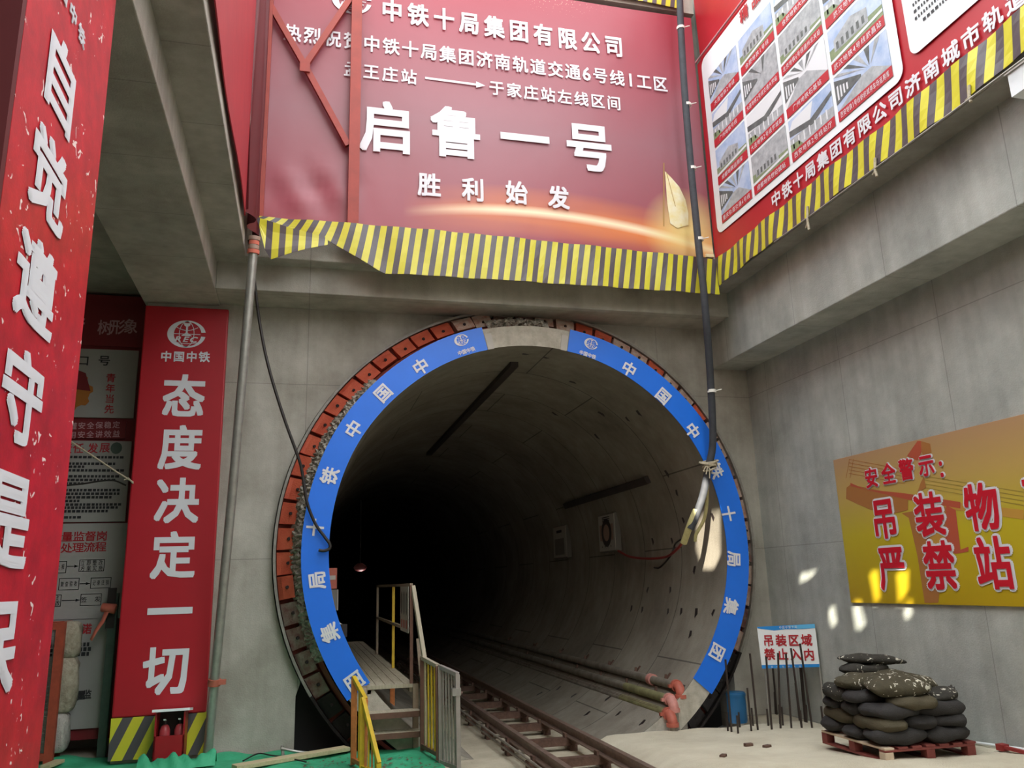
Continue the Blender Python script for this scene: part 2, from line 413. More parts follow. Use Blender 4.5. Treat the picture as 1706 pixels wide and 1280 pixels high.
LONG = ("自觉遵守是保中国铁态度决定一切十局集团有限公司热烈祝贺济南轨道交通6号线1工区孟王庄站于家左线区间启鲁胜利始发"
        "城市安全警示吊装物下严禁站人域止入内口号青年当先产树形象懂保稳定用讲效益责任展质量监督岗出处理流程承诺精品工程展示REC：")
glyph_make(sorted(set(LONG)), BOLD, 2)
SMALL = ("停工上报立即整改复查验收记录注销签发限期整改方案实施广州地铁石基站西安地铁2号线站厅1纺织城停车场运用库武汉4昌北京6通关合肥大连交通学成都世纪重庆轨道三深圳项目段中国十局集团有限公司吊装区域禁止入内安全生产责任")
glyph_make(sorted(set(SMALL)), THIN, 1)

SHIFT = {BOLD: [(x * 0.026, y * 0.026) for x in (-1, 0, 1) for y in (-1, 0, 1)], THIN: [(-0.006, 0), (0.006, 0)],
         MED: [(x * 0.013, y * 0.013) for x in (-1, 1) for y in (-1, 1)], SEMI: [(x * 0.019, y * 0.019) for x in (-1, 0, 1) for y in (-1, 0, 1)],
         HALO: [(0.085 * math.cos(k * PI / 6), 0.075 * math.sin(k * PI / 6)) for k in range(12)] + [(0.035 * x, 0.035 * y) for x in (-1, 0, 1) for y in (-1, 0, 1)]}
def put(mb, c, P, ux, uy, m, off=BOLD, shear=0.0):
    """one character: its strokes thickened by laying shifted copies over each other in the same flat sheet"""
    key = (c, off) if (c, off) in GL else (c, BOLD)
    vs, fs, adv = GL[key]
    nrm = ux.cross(uy).normalized() * 0.0004
    for k, (sx, sy) in enumerate(SHIFT[off]):
        mb.add([P + nrm * k + ux * (x + sx + shear * y) + uy * (y + sy) for x, y in vs], fs, m)
def char_part(root, c, P, ux, uy, m='white_print'):
    mb = MB(); put(mb, c, P, ux, uy, m); return mb.build('character', root)
def text(mb, pl, s, A, B, w, h, m='white_print', d=0.02, off=BOLD, parent=None):
    """characters evenly from centre A to centre B (plane coordinates), each w by h"""
    adv = [GL.get((c, off), GL.get((c, BOLD)))[2] for c in s]; pos = [0.0]
    for i in range(1, len(s)): pos.append(pos[-1] + (adv[i - 1] + adv[i]) / 2)
    T = pos[-1] or 1.0
    for c, p in zip(s, pos):
        t = p / T; a = A[0] + (B[0] - A[0]) * t; b = A[1] + (B[1] - A[1]) * t
        q = MB() if parent else mb; put(q, c, pl.pt(a, b, d), pl.a * w, pl.b * h, m, off)
        if parent: q.build('character', parent)
def emblem(mb, C, ux, uy, m, d=V((0, 0, 0))):
    """open ring with a globe, a rail head and three slanting letters; 1.4 wide, 1 high in ux/uy units"""
    def P(x, y): return C + ux * x + uy * y + d
    n = 44; t0 = 0.16; vo = []; vi = []
    for i in range(n + 1):
        t = t0 + (2 * PI - 2 * t0) * i / n
        vo.append(P(0.70 * math.cos(t), 0.5 * math.sin(t))); k = 0.5 + 0.5 * abs(math.cos(t / 2 - PI / 2)) * 0
        vi.append(P(0.04 + 0.50 * math.cos(t) , 0.44 * math.sin(t)))
    mb.add(vo + vi, [(i, i + 1, n + 2 + i, n + 1 + i) for i in range(n)], m)
    def line(pts, wd=0.022):
        L = []
        for i, (x, y) in enumerate(pts):
            x0, y0 = pts[max(0, i - 1)]; x1, y1 = pts[min(len(pts) - 1, i + 1)]; dx, dy = x1 - x0, y1 - y0; l = math.hypot(dx, dy) or 1
            L.append((P(x - dy / l * wd / 2, y + dx / l * wd / 2), P(x + dy / l * wd / 2, y - dx / l * wd / 2)))
        mb.add([q for p in L for q in p], [(2 * i, 2 * i + 1, 2 * i + 3, 2 * i + 2) for i in range(len(L) - 1)], m)
    for sx in (-1, 1): line([(sx * 0.27 * math.sin(PI * k / 12), 0.46 * math.cos(PI * k / 12)) for k in range(13)])
    line([(-0.48, 0), (0.5, 0)]); line([(-0.40 + 0.8 * k / 10, 0.25 - 0.12 * math.sin(PI * k / 10)) for k in range(11)])
    line([(-0.40 + 0.8 * k / 10, -0.30 - 0.05 * math.sin(PI * k / 10)) for k in range(11)])
    mb.add([P(*q) for q in ((-0.13, 0.40), (0.13, 0.40), (0.10, 0.31), (0.035, 0.27), (0.035, 0.05), (0.20, -0.07), (-0.20, -0.07), (-0.035, 0.05), (-0.035, 0.27), (-0.10, 0.31))], [tuple(range(10))], m)
    for k, c in enumerate('REC'): put(mb, c, P(-0.27 + 0.27 * k, -0.19), ux * 0.34, uy * 0.24, m, BOLD, 0.25)

# ================================================================== THE SETTING
def sandz(y): return max(0.0, 0.068 * (-y - 0.45))
mb = MB()   # sand floor on the right, rising gently towards the camera
nx, ny = 26, 40
X0, X1, Y0, Y1 = 3.78, 7.25, -9.0, -0.12
def wob(x, y): return 0.018 * math.sin(3.1 * x + 1.7 * y) * math.sin(2.3 * y - x) + 0.008 * math.sin(9 * x) * math.sin(7.7 * y)
vs = []
for j in range(ny + 1):
    for i in range(nx + 1):
        y = Y0 + (Y1 - Y0) * j / ny; x = X0 + (X1 - X0) * i / nx
        e = min(1, (x - X0) / 0.35); k = 0.16 * (1 - e) ** 2
        vs.append((x, y + (0.05 * math.sin(5 * x) if j == ny else 0), sandz(y) + wob(x, y) * e - k))
mb.add(vs, [(j * (nx + 1) + i, j * (nx + 1) + i + 1, (j + 1) * (nx + 1) + i + 1, (j + 1) * (nx + 1) + i) for j in range(ny) for i in range(nx)], 'sand', True)
mb.box((6.45, -0.13, -0.5), (7.25, 0.56, -0.01), 'sand_damp')
mb.box((3.8, -9, -0.6), (7.25, -0.14, -0.19), 'sand_damp')
struct(mb.build('floor'))
mb = MB(); mb.box((0.95, -9.0, -0.6), (3.85, -0.02, -0.17), 'sand_damp'); mb.box((-9, -19.9, -0.6), (0.96, 0.08, 0.0), 'sand_damp'); mb.box((-9, 0.06, -0.6), (-0.02, 2.4, 0.0), 'sand_damp')
mb.box((0.95, -19.9, -0.6), (8, -9, -0.1), 'bounce_cut'); mb.box((-8.9, -19.8, 0.0), (0.95, -4.6, 0.006), 'bounce_cut'); mb.box((-8.9, -4.6, 0.0), (-3.95, 1.9, 0.004), 'bounce_cut'); mb.box((0.96, -9, -.17), (3.76, -4.6, -.16), 'bounce_cut')  # dark ground added out of view to cut bounce onto the soffits
struct(mb.build('floor_lower'))

# portal wall with a round opening, notched at the foot on both sides where the dark box-out shows
RW = 3.62
def hole(t):
    r = RW; dx, dz = math.cos(t), math.sin(t)
    # box-out: x from -0.05 to 6.45 relative, below z = 0.75
    if dz < 0:
        zlim = 0.78 - TCZ
        if dz * RW < zlim:
            tx = (( -0.02 - TCX) / dx) if dx < -1e-6 else ((6.35 - TCX) / dx if dx > 1e-6 else 1e9)
            tz = (-0.25 - TCZ) / dz
            r = max(RW, min(tx, tz)) if tx * dz < zlim else RW
    return r
mb = MB(); N = 192; Zt, Zb, Xl, Xr = 6.4, -0.6, -1.3, 7.3
inner, outer = [], []
for i in range(N):
    t = 2 * PI * i / N; r = hole(t); inner.append((TCX + r * math.cos(t), TCZ + r * math.sin(t)))
    dx, dz = math.cos(t), math.sin(t); k = 1e9
    for lim, dd, cc in ((Xl, dx, TCX), (Xr, dx, TCX), (Zb, dz, TCZ), (Zt, dz, TCZ)):
        if abs(dd) > 1e-9 and (lim - cc) / dd > 0: k = min(k, (lim - cc) / dd)
    outer.append((TCX + k * dx, TCZ + k * dz))
vs = [(x, 0.55, z) for x, z in inner] + [(x, 0.55, z) for x, z in outer] + [(x, 1.1, z) for x, z in inner]
mb.add(vs, [(i, (i + 1) % N, N + (i + 1) % N, N + i) for i in range(N)] + [(i, 2 * N + i, 2 * N + (i + 1) % N, (i + 1) % N) for i in range(N)], 'concrete_wall')
for cx, cz in ((Xl, Zb), (Xl, Zt), (Xr, Zb), (Xr, Zt)):       # square off the corners
    near = sorted(range(N), key=lambda i: (outer[i][0] - cx) ** 2 + (outer[i][1] - cz) ** 2)[:2]
    mb.add([(cx, 0.55, cz)] + [(outer[i][0], 0.55, outer[i][1]) for i in near], [(0, 1, 2)], 'concrete_wall')
struct(mb.build('wall_front'))
# the dark box-out behind the opening's foot, closed round the outside of the lining
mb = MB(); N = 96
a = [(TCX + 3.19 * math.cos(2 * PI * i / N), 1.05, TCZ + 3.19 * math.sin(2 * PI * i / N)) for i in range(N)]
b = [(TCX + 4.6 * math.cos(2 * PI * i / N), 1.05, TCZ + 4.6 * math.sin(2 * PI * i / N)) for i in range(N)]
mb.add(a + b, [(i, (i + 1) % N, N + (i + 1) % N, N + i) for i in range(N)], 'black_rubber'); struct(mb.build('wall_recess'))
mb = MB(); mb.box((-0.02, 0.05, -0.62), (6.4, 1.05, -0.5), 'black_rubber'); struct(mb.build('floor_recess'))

mb = MB(); mb.box((7.08, -19.9, -0.6), (7.6, 0.6, 6.6), 'concrete_right'); struct(mb.build('wall_right'))
mb = MB(); mb.box((-9.4, -19.9, -0.6), (-9.0, 2.6, 6.5), 'concrete_dark'); struct(mb.build('wall_left'))
mb = MB(); mb.box((-9.2, 2.0, -0.6), (-1.28, 2.4, 6.5), 'concrete_dark'); mb.box((-1.32, 0.56, -0.6), (-1.02, 2.0, 6.4), 'concrete_wall'); struct(mb.build('wall_passage'))
# pillars that carry the left beam
for nm, y0, y1, zb in (('column_portal', 0.56, 1.4, 6.0), ('column_near', -7.62, -6.30, 6.0)):
    mb = MB(); mb.box((-2.2, y0, -0.1), (-1.30, y1, zb), 'concrete_beam'); struct(mb.build(nm))
# beams and slabs round the shaft
def stain_edge(mb, lo, hi, m): mb.box(lo, hi, m)
mb = MB(); mb.box((-2.25, -19.9, 6.0), (-1.24, 1.4, 6.42), 'concrete_beam'); struct(mb.build('beam_left', bevel=0.012))
mb = MB(); mb.box((-9.2, -19.9, 6.40), (-0.85, 2.4, 6.98), 'concrete_beam'); struct(mb.build('ceiling', bevel=0.012))
mb = MB(); mb.box((-1.24, -0.14, 6.02), (6.47, 1.1, 6.42), 'concrete_beam'); struct(mb.build('beam_front', bevel=0.012))
mb = MB(); mb.box((-0.86, -0.40, 6.40), (6.2, 1.1, 6.96), 'concrete_beam'); struct(mb.build('slab_front', bevel=0.012))
mb = MB(); mb.box((6.45, -19.9, 5.34), (7.3, 0.56, 6.45), 'concrete_right'); struct(mb.build('beam_right', bevel=0.012))
mb = MB(); mb.box((6.12, -19.9, 6.41), (7.6, 0.9, 6.79), 'concrete_dark'); struct(mb.build('slab_right', bevel=0.012))
# upper walls of the shaft behind the banners
mb = MB(); mb.box((-1.6, -0.02, 6.96), (6.9, 0.3, 13.2), 'concrete_beam'); mb.box((-1.6, -0.40, 11.35), (6.2, 0.0, 11.95), 'concrete_beam'); struct(mb.build('wall_upper_front'))
mb = MB(); mb.box((6.42, -8.0, 6.79), (6.9, 0.3, 13.2), 'concrete_right'); struct(mb.build('wall_upper_right'))
mb = MB(); mb.box((-1.9, -19.9, 6.98), (-1.5, 0.3, 7.6), 'concrete_beam'); struct(mb.build('wall_upper_left'))

# bored tunnel lining: 1.52 m rings running into the dark
mb = MB(); N = 144; L = 62.0; ys = [0.0, 0.05, 0.76, 1.52, 3.04, 6, 12, 20, 35, L]
vs = [(TCX + RI * math.cos(2 * PI * i / N), y, TCZ + RI * math.sin(2 * PI * i / N)) for y in ys for i in range(N)]
mb.add(vs, [(j * N + i, j * N + (i + 1) % N, (j + 1) * N + (i + 1) % N, (j + 1) * N + i) for j in range(len(ys) - 1) for i in range(N)], 'tunnel_concrete', True)
ro = [(TCX + RO * math.cos(2 * PI * i / N), y, TCZ + RO * math.sin(2 * PI * i / N)) for y in (0.0, 1.1) for i in range(N)]
mb.add(ro, [(i, N + i, N + (i + 1) % N, (i + 1) % N) for i in range(N)], 'concrete_end', True)
e = [(TCX + r * math.cos(2 * PI * i / N), 0.0, TCZ + r * math.sin(2 * PI * i / N)) for r in (RI, RO) for i in range(N)]
mb.add(e, [(i, (i + 1) % N, N + (i + 1) % N, N + i) for i in range(N)], 'concrete_end')
mb.add([(TCX + 3 * math.cos(2 * PI * i / 32), L, TCZ + 3 * math.sin(2 * PI * i / 32)) for i in range(32)], [tuple(range(32))], 'black_rubber')
lining = struct(mb.build('wall_tunnel', loc=(TCX, 0, TCZ)))
# bolt pockets of the rings: flat dark patches painting the shade in their mouths
mb = MB()
def pocket(t, y, s=1.0, flip=1):
    p = lambda dt, dy, r: V((TCX + r * math.cos(t + dt), y + dy, TCZ + r * math.sin(t + dt)))
    h = 0.024 * s; w_ = 0.058 * s
    mb.add([p(-h, -w_ * flip * 0.2, RI - .004), p(h, -w_ * flip, RI - .004), p(h, w_ * flip * 0.3, RI - .004), p(-h * .2, w_ * flip * 0.9, RI - .004), p(0, 0, RI + .12)],
           [(0, 1, 2, 3)], 'bolt_dark')
for u, v in ((1070, 1017), (1052, 1015), (1113, 1020), (1135, 1020), (1160, 1022), (1188, 1022), (1150, 1058), (1079, 984), (1117, 984), (1143, 902), (1157, 951), (1120, 902), (1139, 868), (1188, 862),
             (1190, 1110), (1135, 1148), (978, 1190), (1030, 1190), (1070, 1205), (930, 1148), (955, 1160), (898, 1157), (1012, 1165), (955, 637), (1003, 690), (1046, 699), (1065, 689), (995, 728), (1112, 790), (1128, 822), (876, 590), (910, 596), (1088, 903), (925, 560 + 130)):
    q = atcyl(u, v)
    if q.y > 0.1: pocket(math.atan2(q.z - TCZ, q.x - TCX), q.y, random.uniform(.8, 1.15), random.choice((-1, 1)))
pk = mb.build('bolt_pocket_shade', lining); pk['kind'] = 'structure'
mb = MB(); mb.box((TCX - 0.97, 0.0, -0.62), (TCX + 0.97, 60, -0.19), 'sand_damp'); struct(mb.build('floor_tunnel'))

# unseen sun blocker added behind the camera; holes shaped to cast the sun patches
HY = -20.0
def to_blocker(p): t = (HY - p.y) / SUN_DIR.y; q = p + SUN_DIR * t; return (q.x, q.z)
holes = [[to_blocker(atcyl(u, v)) for u, v in ((1161, 874), (1168, 860), (1199, 853), (1200, 925), (1190, 948), (1172, 948), (1160, 912))],
         [to_blocker(atx(u, v, 7.08)) for u, v in ((1333, 957), (1361, 951), (1350, 963), (1334, 970))],
         [to_blocker(atx(u, v, 7.08)) for u, v in ((1382, 1012), (1390, 1012), (1394, 1040), (1388, 1044), (1382, 1030))],
         [to_blocker(atx(u, v, 7.04)) for u, v in ((1449, 952), (1462, 952), (1466, 1000), (1458, 1000))],
         [to_blocker(atx(u, v, 7.04)) for u, v in ((1494, 952), (1513, 952), (1512, 1002), (1498, 1002))],
         [to_blocker(atx(u, v, 7.08)) for u, v in ((1421, 1008), (1432, 1008), (1442, 1040), (1436, 1049), (1426, 1046))],
         [to_blocker(atx(u, v, 7.08)) for u, v in ((1502, 1006), (1516, 1006), (1519, 1028), (1510, 1030))]]
mb = MB(); bb = []
for h in holes:
    xs, zs = [q[0] for q in h], [q[1] for q in h]; bb.append((min(xs) - .02, min(zs) - .02, max(xs) + .02, max(zs) + .02))
gx = sorted({-17.0, 2.0} | {b[0] for b in bb} | {b[2] for b in bb}); gz = sorted({-0.6, 28.0} | {b[1] for b in bb} | {b[3] for b in bb})
for i in range(len(gx) - 1):
    for j in range(len(gz) - 1):
        cx, cz = (gx[i] + gx[i + 1]) / 2, (gz[j] + gz[j + 1]) / 2
        if any(b[0] < cx < b[2] and b[1] < cz < b[3] for b in bb): continue
        mb.add([(gx[i], HY, gz[j]), (gx[i + 1], HY, gz[j]), (gx[i + 1], HY, gz[j + 1]), (gx[i], HY, gz[j + 1])], [(0, 1, 2, 3)], 'concrete_beam')
def ray_poly(c, t, P):
    dx, dz = math.cos(t), math.sin(t); best = 0
    for (x0, z0), (x1, z1) in zip(P, P[1:] + P[:1]):
        ex, ez = x1 - x0, z1 - z0; den = dx * ez - dz * ex
        if abs(den) < 1e-12: continue
        s = ((x0 - c[0]) * ez - (z0 - c[1]) * ex) / den; u = ((x0 - c[0]) * dz - (z0 - c[1]) * dx) / den
        if s > 0 and -1e-6 <= u <= 1 + 1e-6: best = max(best, s)
    return (c[0] + dx * best, HY, c[1] + dz * best)
for h, b in zip(holes, bb):
    c = (sum(q[0] for q in h) / len(h), sum(q[1] for q in h) / len(h)); R4 = [(b[0], b[1]), (b[2], b[1]), (b[2], b[3]), (b[0], b[3])]
    ts = sorted([math.atan2(q[1] - c[1], q[0] - c[0]) for q in list(h) + R4] + [2 * PI * k / 24 - PI for k in range(24)]); n = len(ts)
    mb.add([ray_poly(c, t, h) for t in ts] + [ray_poly(c, t, R4) for t in ts], [(i, (i + 1) % n, n + (i + 1) % n, n + i) for i in range(n)], 'concrete_beam')
mb.add([(2.0, HY, -0.6), (14, HY, -0.6), (14, HY, 10.5), (2.0, HY, 10.5)], [(0, 1, 2, 3)], 'concrete_beam'); mb.add([(-26, HY, -0.6), (-17, HY, -0.6), (-17, HY, 10.5), (-26, HY, 10.5)], [(0, 1, 2, 3)], 'concrete_beam')  # low wings added to keep level light out of the tunnel
struct(mb.build('sun_blocker'))

# ================================================================== PORTAL: seal ring, blue name bands
def pol(r, t, y): return V((TCX + r * math.cos(t), y, TCZ + r * math.sin(t)))
ring = thing('portal_seal_ring', 'round steel seal ring of rusty red hinged plates framing the tunnel mouth', 'seal ring', (TCX, 0.5, TCZ))
mb = MB(); n = 160
for r0, r1, y0, y1, m in ((3.565, 3.60, 0.40, 0.56, 'steel_rim'),):
    prof = [(r0, y0), (r1, y0), (r1, y1), (r0, y1)]
    vs = [pol(r, 2 * PI * i / n, y) for i in range(n) for r, y in prof]
    for mm, sel in ((m, lambda d_: not 211 <= d_ < 331), ('flap_shade', lambda d_: 211 <= d_ < 331)):  # lower rim coloured dark for the shade there
        mb.add(vs, [(i * 4 + k, i * 4 + (k + 1) % 4, ((i + 1) % n) * 4 + (k + 1) % 4, ((i + 1) % n) * 4 + k) for i in range(n) if sel(360 * i / n) for k in range(4)], mm, False)
mb.build('rim', ring)
mb = MB(); prof = [(3.25, 0.16), (3.31, 0.30), (3.33, 0.50), (3.58, 0.52)]
rag = [0.03 * math.sin(7 * i) * math.sin(2.3 * i) for i in range(n)]
vs = [pol(r, 2 * PI * i / n, y + (rag[i] if k == 0 else 0)) for i in range(n) for k, (r, y) in enumerate(prof)]
mb.add(vs, [(i * 4 + k, i * 4 + k + 1, ((i + 1) % n) * 4 + k + 1, ((i + 1) % n) * 4 + k) for i in range(n) for k in range(3)], 'band_red', True)
mb.build('inner_band', ring)
NF = 66
for i in range(NF):
    t = 2 * PI * (i + 0.5) / NF; deg = math.degrees(t) % 360
    if 232 < deg < 308: continue
    rnd = random.random()
    if 78 < deg < 108: m = 'flap_dull' if rnd < .25 else 'flap_pale'
    elif 103 <= deg < 150: m = 'flap_red'
    elif 150 <= deg < 190: m = 'flap_red' if rnd < .6 else 'flap_pale'
    elif 190 <= deg < 211: m = 'flap_dull'
    elif 211 <= deg < 331: m = 'flap_shade'  # shade at the ring's foot put into the plate colour
    elif deg > 330 or deg < 25: m = 'flap_pale' if rnd < .65 else 'flap_dull'
    else: m = 'flap_red' if rnd < .5 else 'flap_pale'
    hw = PI / NF * random.uniform(.82, .90); t += random.uniform(-.004, .004); mb = MB(); jr = random.uniform(-.02, .02); jy = random.uniform(-.04, .02)
    vs = []
    for tt in (t - hw, t + hw):
        for r, y in ((3.335 + jr, 0.30 + jy), (3.335 + jr, 0.50), (3.56, 0.50), (3.555, 0.44), (3.50, 0.41 + jy)):
            vs.append(pol(r, tt, y))
    mb.add(vs, [(4, 3, 2, 1, 0), (5, 6, 7, 8, 9), (0, 1, 6, 5), (1, 2, 7, 6), (2, 3, 8, 7), (3, 4, 9, 8), (4, 0, 5, 9)], m)
    c = pol(3.425 + jr, t, 0.352 + jy); rd = pol(1, t, 0) - pol(0, t, 0); tn = V((-rd.z, 0, rd.x)); nd = (rd * 0.11 + V((0, 0, 0)) + V((0, -0.165, 0))).normalized()
    nrm = V((0, -1, 0)) * 0.83 - rd * 0.55; nrm.normalize(); sl_ = tn.cross(nrm).normalized()
    mb.tube([c + nrm * 0.0, c + nrm * 0.022], 0.022, 'bolt_dark', 8)
    mb.build('hinge_plate', ring)
mb = MB(); random.seed(11)
for a0, a1 in ((134, 206), (84, 101), (-8, 6)):
    na, nr = int((a1 - a0) * 2.2), 7; vs = []
    for i in range(na + 1):
        for k in range(nr + 1):
            t = math.radians(a0 + (a1 - a0) * i / na); f = k / nr
            edge = min(1, min(i, na - i) / 5)
            r = (3.19 if a0 > 100 else 3.27) + (0.19 if a0 > 100 else 0.16) * f + random.uniform(-.02, .02); y = (0.08 if a0 > 100 else 0.2) + (0.30 if a0 > 100 else 0.14) * f - 0.07 * math.sin(PI * f) * edge + random.uniform(-.045, .045) * edge
            vs.append(pol(r, t, y))
    mb.add(vs, [(i * (nr + 1) + k, i * (nr + 1) + k + 1, (i + 1) * (nr + 1) + k + 1, (i + 1) * (nr + 1) + k) for i in range(na) for k in range(nr)], 'grout', False)
g = mb.build('grout', ring); g['kind'] = 'stuff'

def ang(u, v, y=-0.02): p = aty(u, v, y); return math.atan2(p.z - TCZ, p.x - TCX)
def name_band(label, t_top, t_bot, em_px, em_txt, chars):
    if t_top > PI / 2 and t_bot < 0: t_bot += 2 * PI
    P0 = thing('name_band', label, 'banner', pol(3.05, (t_top + t_bot) / 2, -0.02))
    mb = MB(); n = 60; vs = []
    for i in range(n + 1):
        t = t_top + (t_bot - t_top) * i / n
        for r in (2.885, 3.235):
            for y in (-0.022, -0.008): vs.append(pol(r + 0.004 * math.sin(9 * t + r), t, y))
    F = []
    for i in range(n):
        b = i * 4
        F += [(b, b + 2, b + 6, b + 4), (b + 1, b + 5, b + 7, b + 3), (b, b + 4, b + 5, b + 1), (b + 2, b + 3, b + 7, b + 6)]
    F += [(0, 1, 3, 2), (n * 4, n * 4 + 2, n * 4 + 3, n * 4 + 1)]
    mb.add(vs, F, 'blue_vinyl'); mb.build('sheet', P0)
    s_ = 1 if t_bot < t_top else -1; mb = MB(); q4 = [pol(r, t_top + s_ * dt, -0.012) for r, dt in ((2.89, .004), (3.13, .004), (3.13, .038), (2.89, .036))]; mb.add(q4 + [x + V((0, .008, 0)) for x in q4], [(0, 1, 2, 3), (7, 6, 5, 4), (0, 4, 5, 1), (1, 5, 6, 2), (2, 6, 7, 3), (3, 7, 4, 0)], 'box_white'); mb.build('end_strip', P0)
    mb = MB(); d = -0.030
    for c, (u, v) in chars:
        t = ang(u, v); up = pol(1, t, 0) - pol(0, t, 0); rt = V((up.z, 0, -up.x)); p = aty(u, v, d)
        char_part(P0, c, p, rt * 0.235, up * 0.235)
    mb = MB(); t = ang(*em_px); up = pol(1, t, 0) - pol(0, t, 0); rt = V((up.z, 0, -up.x))
    C = aty(em_px[0], em_px[1], d) - up * 0.0
    emblem(mb, C + up * 0.03, rt * 0.155, up * 0.17, 'white_print')
    q = aty(em_txt[0], em_txt[1], d)
    for k, c in enumerate('中国中铁'): put(mb, c, q + rt * 0.068 * (k - 1.5), rt * 0.066, up * 0.072, 'white_print')
    mb.build('emblem', P0)
name_band('blue curved banner with white characters on the left half of the tunnel ring', ang(808, 566), ang(600, 1151), (770, 570), (777, 585),
          list(zip('中国中铁十局集团', ((701, 611), (638, 655), (589, 715), (549, 793), (525, 879), (528, 967), (549, 1055), (590, 1136)))))
name_band('blue curved banner with white characters on the right half of the tunnel ring', ang(947, 572), ang(1170, 1143), (984, 576), (979, 591),
          list(zip('中国中铁十局集团', ((1048, 615), (1105, 660), (1154, 718), (1193, 784), (1214, 856), (1223, 932), (1218, 1011), (1195, 1087)))))

# ================================================================== BANNERS
def grid_sheet(mb, pl, a0, b0, a1, b1, m, na, nb, fn, d=0.0, thick=0.012):
    vs = []
    for j in range(nb + 1):
        for i in range(na + 1):
            a = a0 + (a1 - a0) * i / na; b = b0 + (b1 - b0) * j / nb; vs.append(pl.pt(a, b, d + fn(a, b)))
    k = len(vs); W = na + 1
    fs = [(j * W + i, j * W + i + 1, (j + 1) * W + i + 1, (j + 1) * W + i) for j in range(nb) for i in range(na)]
    mb.add(vs, fs, m, True)
    mb.add([x - pl.n * thick for x in vs], [f[::-1] for f in fs], m, True)
    ring_ = [i for i in range(W)] + [j * W + na for j in range(1, nb + 1)] + [nb * W + i for i in range(na - 1, -1, -1)] + [j * W for j in range(nb - 1, 0, -1)]
    rv = [vs[i] for i in ring_]; q = len(rv)
    mb.add(rv + [x - pl.n * thick for x in rv], [(i, (i + 1) % q, q + (i + 1) % q, q + i) for i in range(q)], m)

def rect(mb, pl, a0, b0, a1, b1, m, d): mb.add([pl.pt(a0, b0, d), pl.pt(a1, b0, d), pl.pt(a1, b1, d), pl.pt(a0, b1, d)], [(0, 1, 2, 3)], m)
def poly(mb, pl, pts, m, d): mb.add([pl.pt(a, b, d) for a, b in pts], [tuple(range(len(pts)))], m)
def rrect(a0, b0, a1, b1, r, n=6):
    out = []
    for cx, cy, s in ((a1 - r, b0 + r, -PI / 2), (a1 - r, b1 - r, 0), (a0 + r, b1 - r, PI / 2), (a0 + r, b0 + r, PI)):
        for k in range(n + 1): t = s + PI / 2 * k / n; out.append((cx + r * math.cos(t), cy + r * math.sin(t)))
    return out

FP = Plane((-0.85, -0.42, 6.88), (1, 0, 0), (0, 0, 1), (0, -1, 0))
front = thing('celebration_banner', 'large red congratulation banner with white characters hung above the tunnel mouth', 'banner', FP.pt(3.4, 0))
def wr(a, b):
    k = 0.006 * math.sin(2.1 * a + 1.3 * b)
    f = max(0, 1 - abs(b - 0.55) / 0.55) * max(0, 1 - abs(a - 0.85) / 0.9)
    return k + f * (0.035 * math.sin(9 * a + 5 * b) + 0.02 * math.sin(13 * b - 4 * a))
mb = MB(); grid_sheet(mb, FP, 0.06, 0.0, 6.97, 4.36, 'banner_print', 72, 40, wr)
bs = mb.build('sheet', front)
# the print's colours are laid out from the banner's own lower left corner
for v_ in bs.data.vertices: v_.co.x += 3.4
bs.location = (-3.4, 0, 0)
def fpx(u, v): return FP.px(u, v)
mb = MB()
text(mb, FP, '中铁十局集团有限公司', fpx(653, 19), fpx(1022, 78), 0.33, 0.40)
text(mb, FP, '热烈祝贺中铁十局集团济南轨道交通6号线1工区', fpx(487, 56), fpx(1099, 141), 0.262, 0.29, off=SEMI)
text(mb, FP, '孟王庄站', fpx(586.5, 117), fpx(681, 129), 0.245, 0.26, off=SEMI)
text(mb, FP, '于家庄站左线区间', fpx(827, 148), fpx(1022, 173), 0.245, 0.26, off=SEMI)
for c, q in zip('启鲁一号', ((645, 213), (760, 222), (874, 232), (981, 246))):
    char_part(front, c, FP.pt(*fpx(*q), 0.024), FP.a * 0.80, FP.b * 0.86)
for c, q in zip('胜利始发', ((715, 309), (788, 317), (860, 322), (930, 330))):
    char_part(front, c, FP.pt(*fpx(*q), 0.024), FP.a * 0.345, FP.b * 0.385)
mb.build('lettering', front)
mb = MB(); a0, b0 = fpx(708, 131); a1, b1 = fpx(796, 142.5)
poly(mb, FP, [(a0, b0 - .018), (a1, b1 - .018), (a1, b1 + .018), (a0, b0 + .018)], 'white_print', 0.02)
a2, b2 = fpx(808, 144); poly(mb, FP, [(a1 - .03, b1 - .055), (a2, b2), (a1 - .03, b1 + .055)], 'white_print', 0.021)
mb.build('arrow', front)
mb = MB(); a, b = fpx(586, 2); emblem(mb, FP.pt(a, b, 0.02), FP.a * 0.42, FP.b * 0.47, 'white_print'); mb.build('emblem', front)
mb = MB()      # printed sailing boat
P = [fpx(*q) for q in ((1107, 286), (1117, 296), (1131, 312), (1141, 333), (1146, 356), (1146, 376), (1138, 378), (1128, 381), (1116, 373), (1111, 340))]
poly(mb, FP, P, 'print_gold', 0.016)
for pts in (((1106, 272), (1104.5, 272), (1104.5, 378), (1106, 378)), ((1109, 288), (1110, 288), (1125, 345), (1124, 345))):
    poly(mb, FP, [fpx(*q) for q in pts], 'print_goldline', 0.018)
mb.build('sail_print', front)
mb = MB(); a, b = fpx(1175, 430); mb.box(FP.pt(a, -0.0, -0.02) + V((0, 0, 0)), FP.pt(6.96, 0.05, 0.035), 'print_gold'); mb.build('bottom_batten', front)

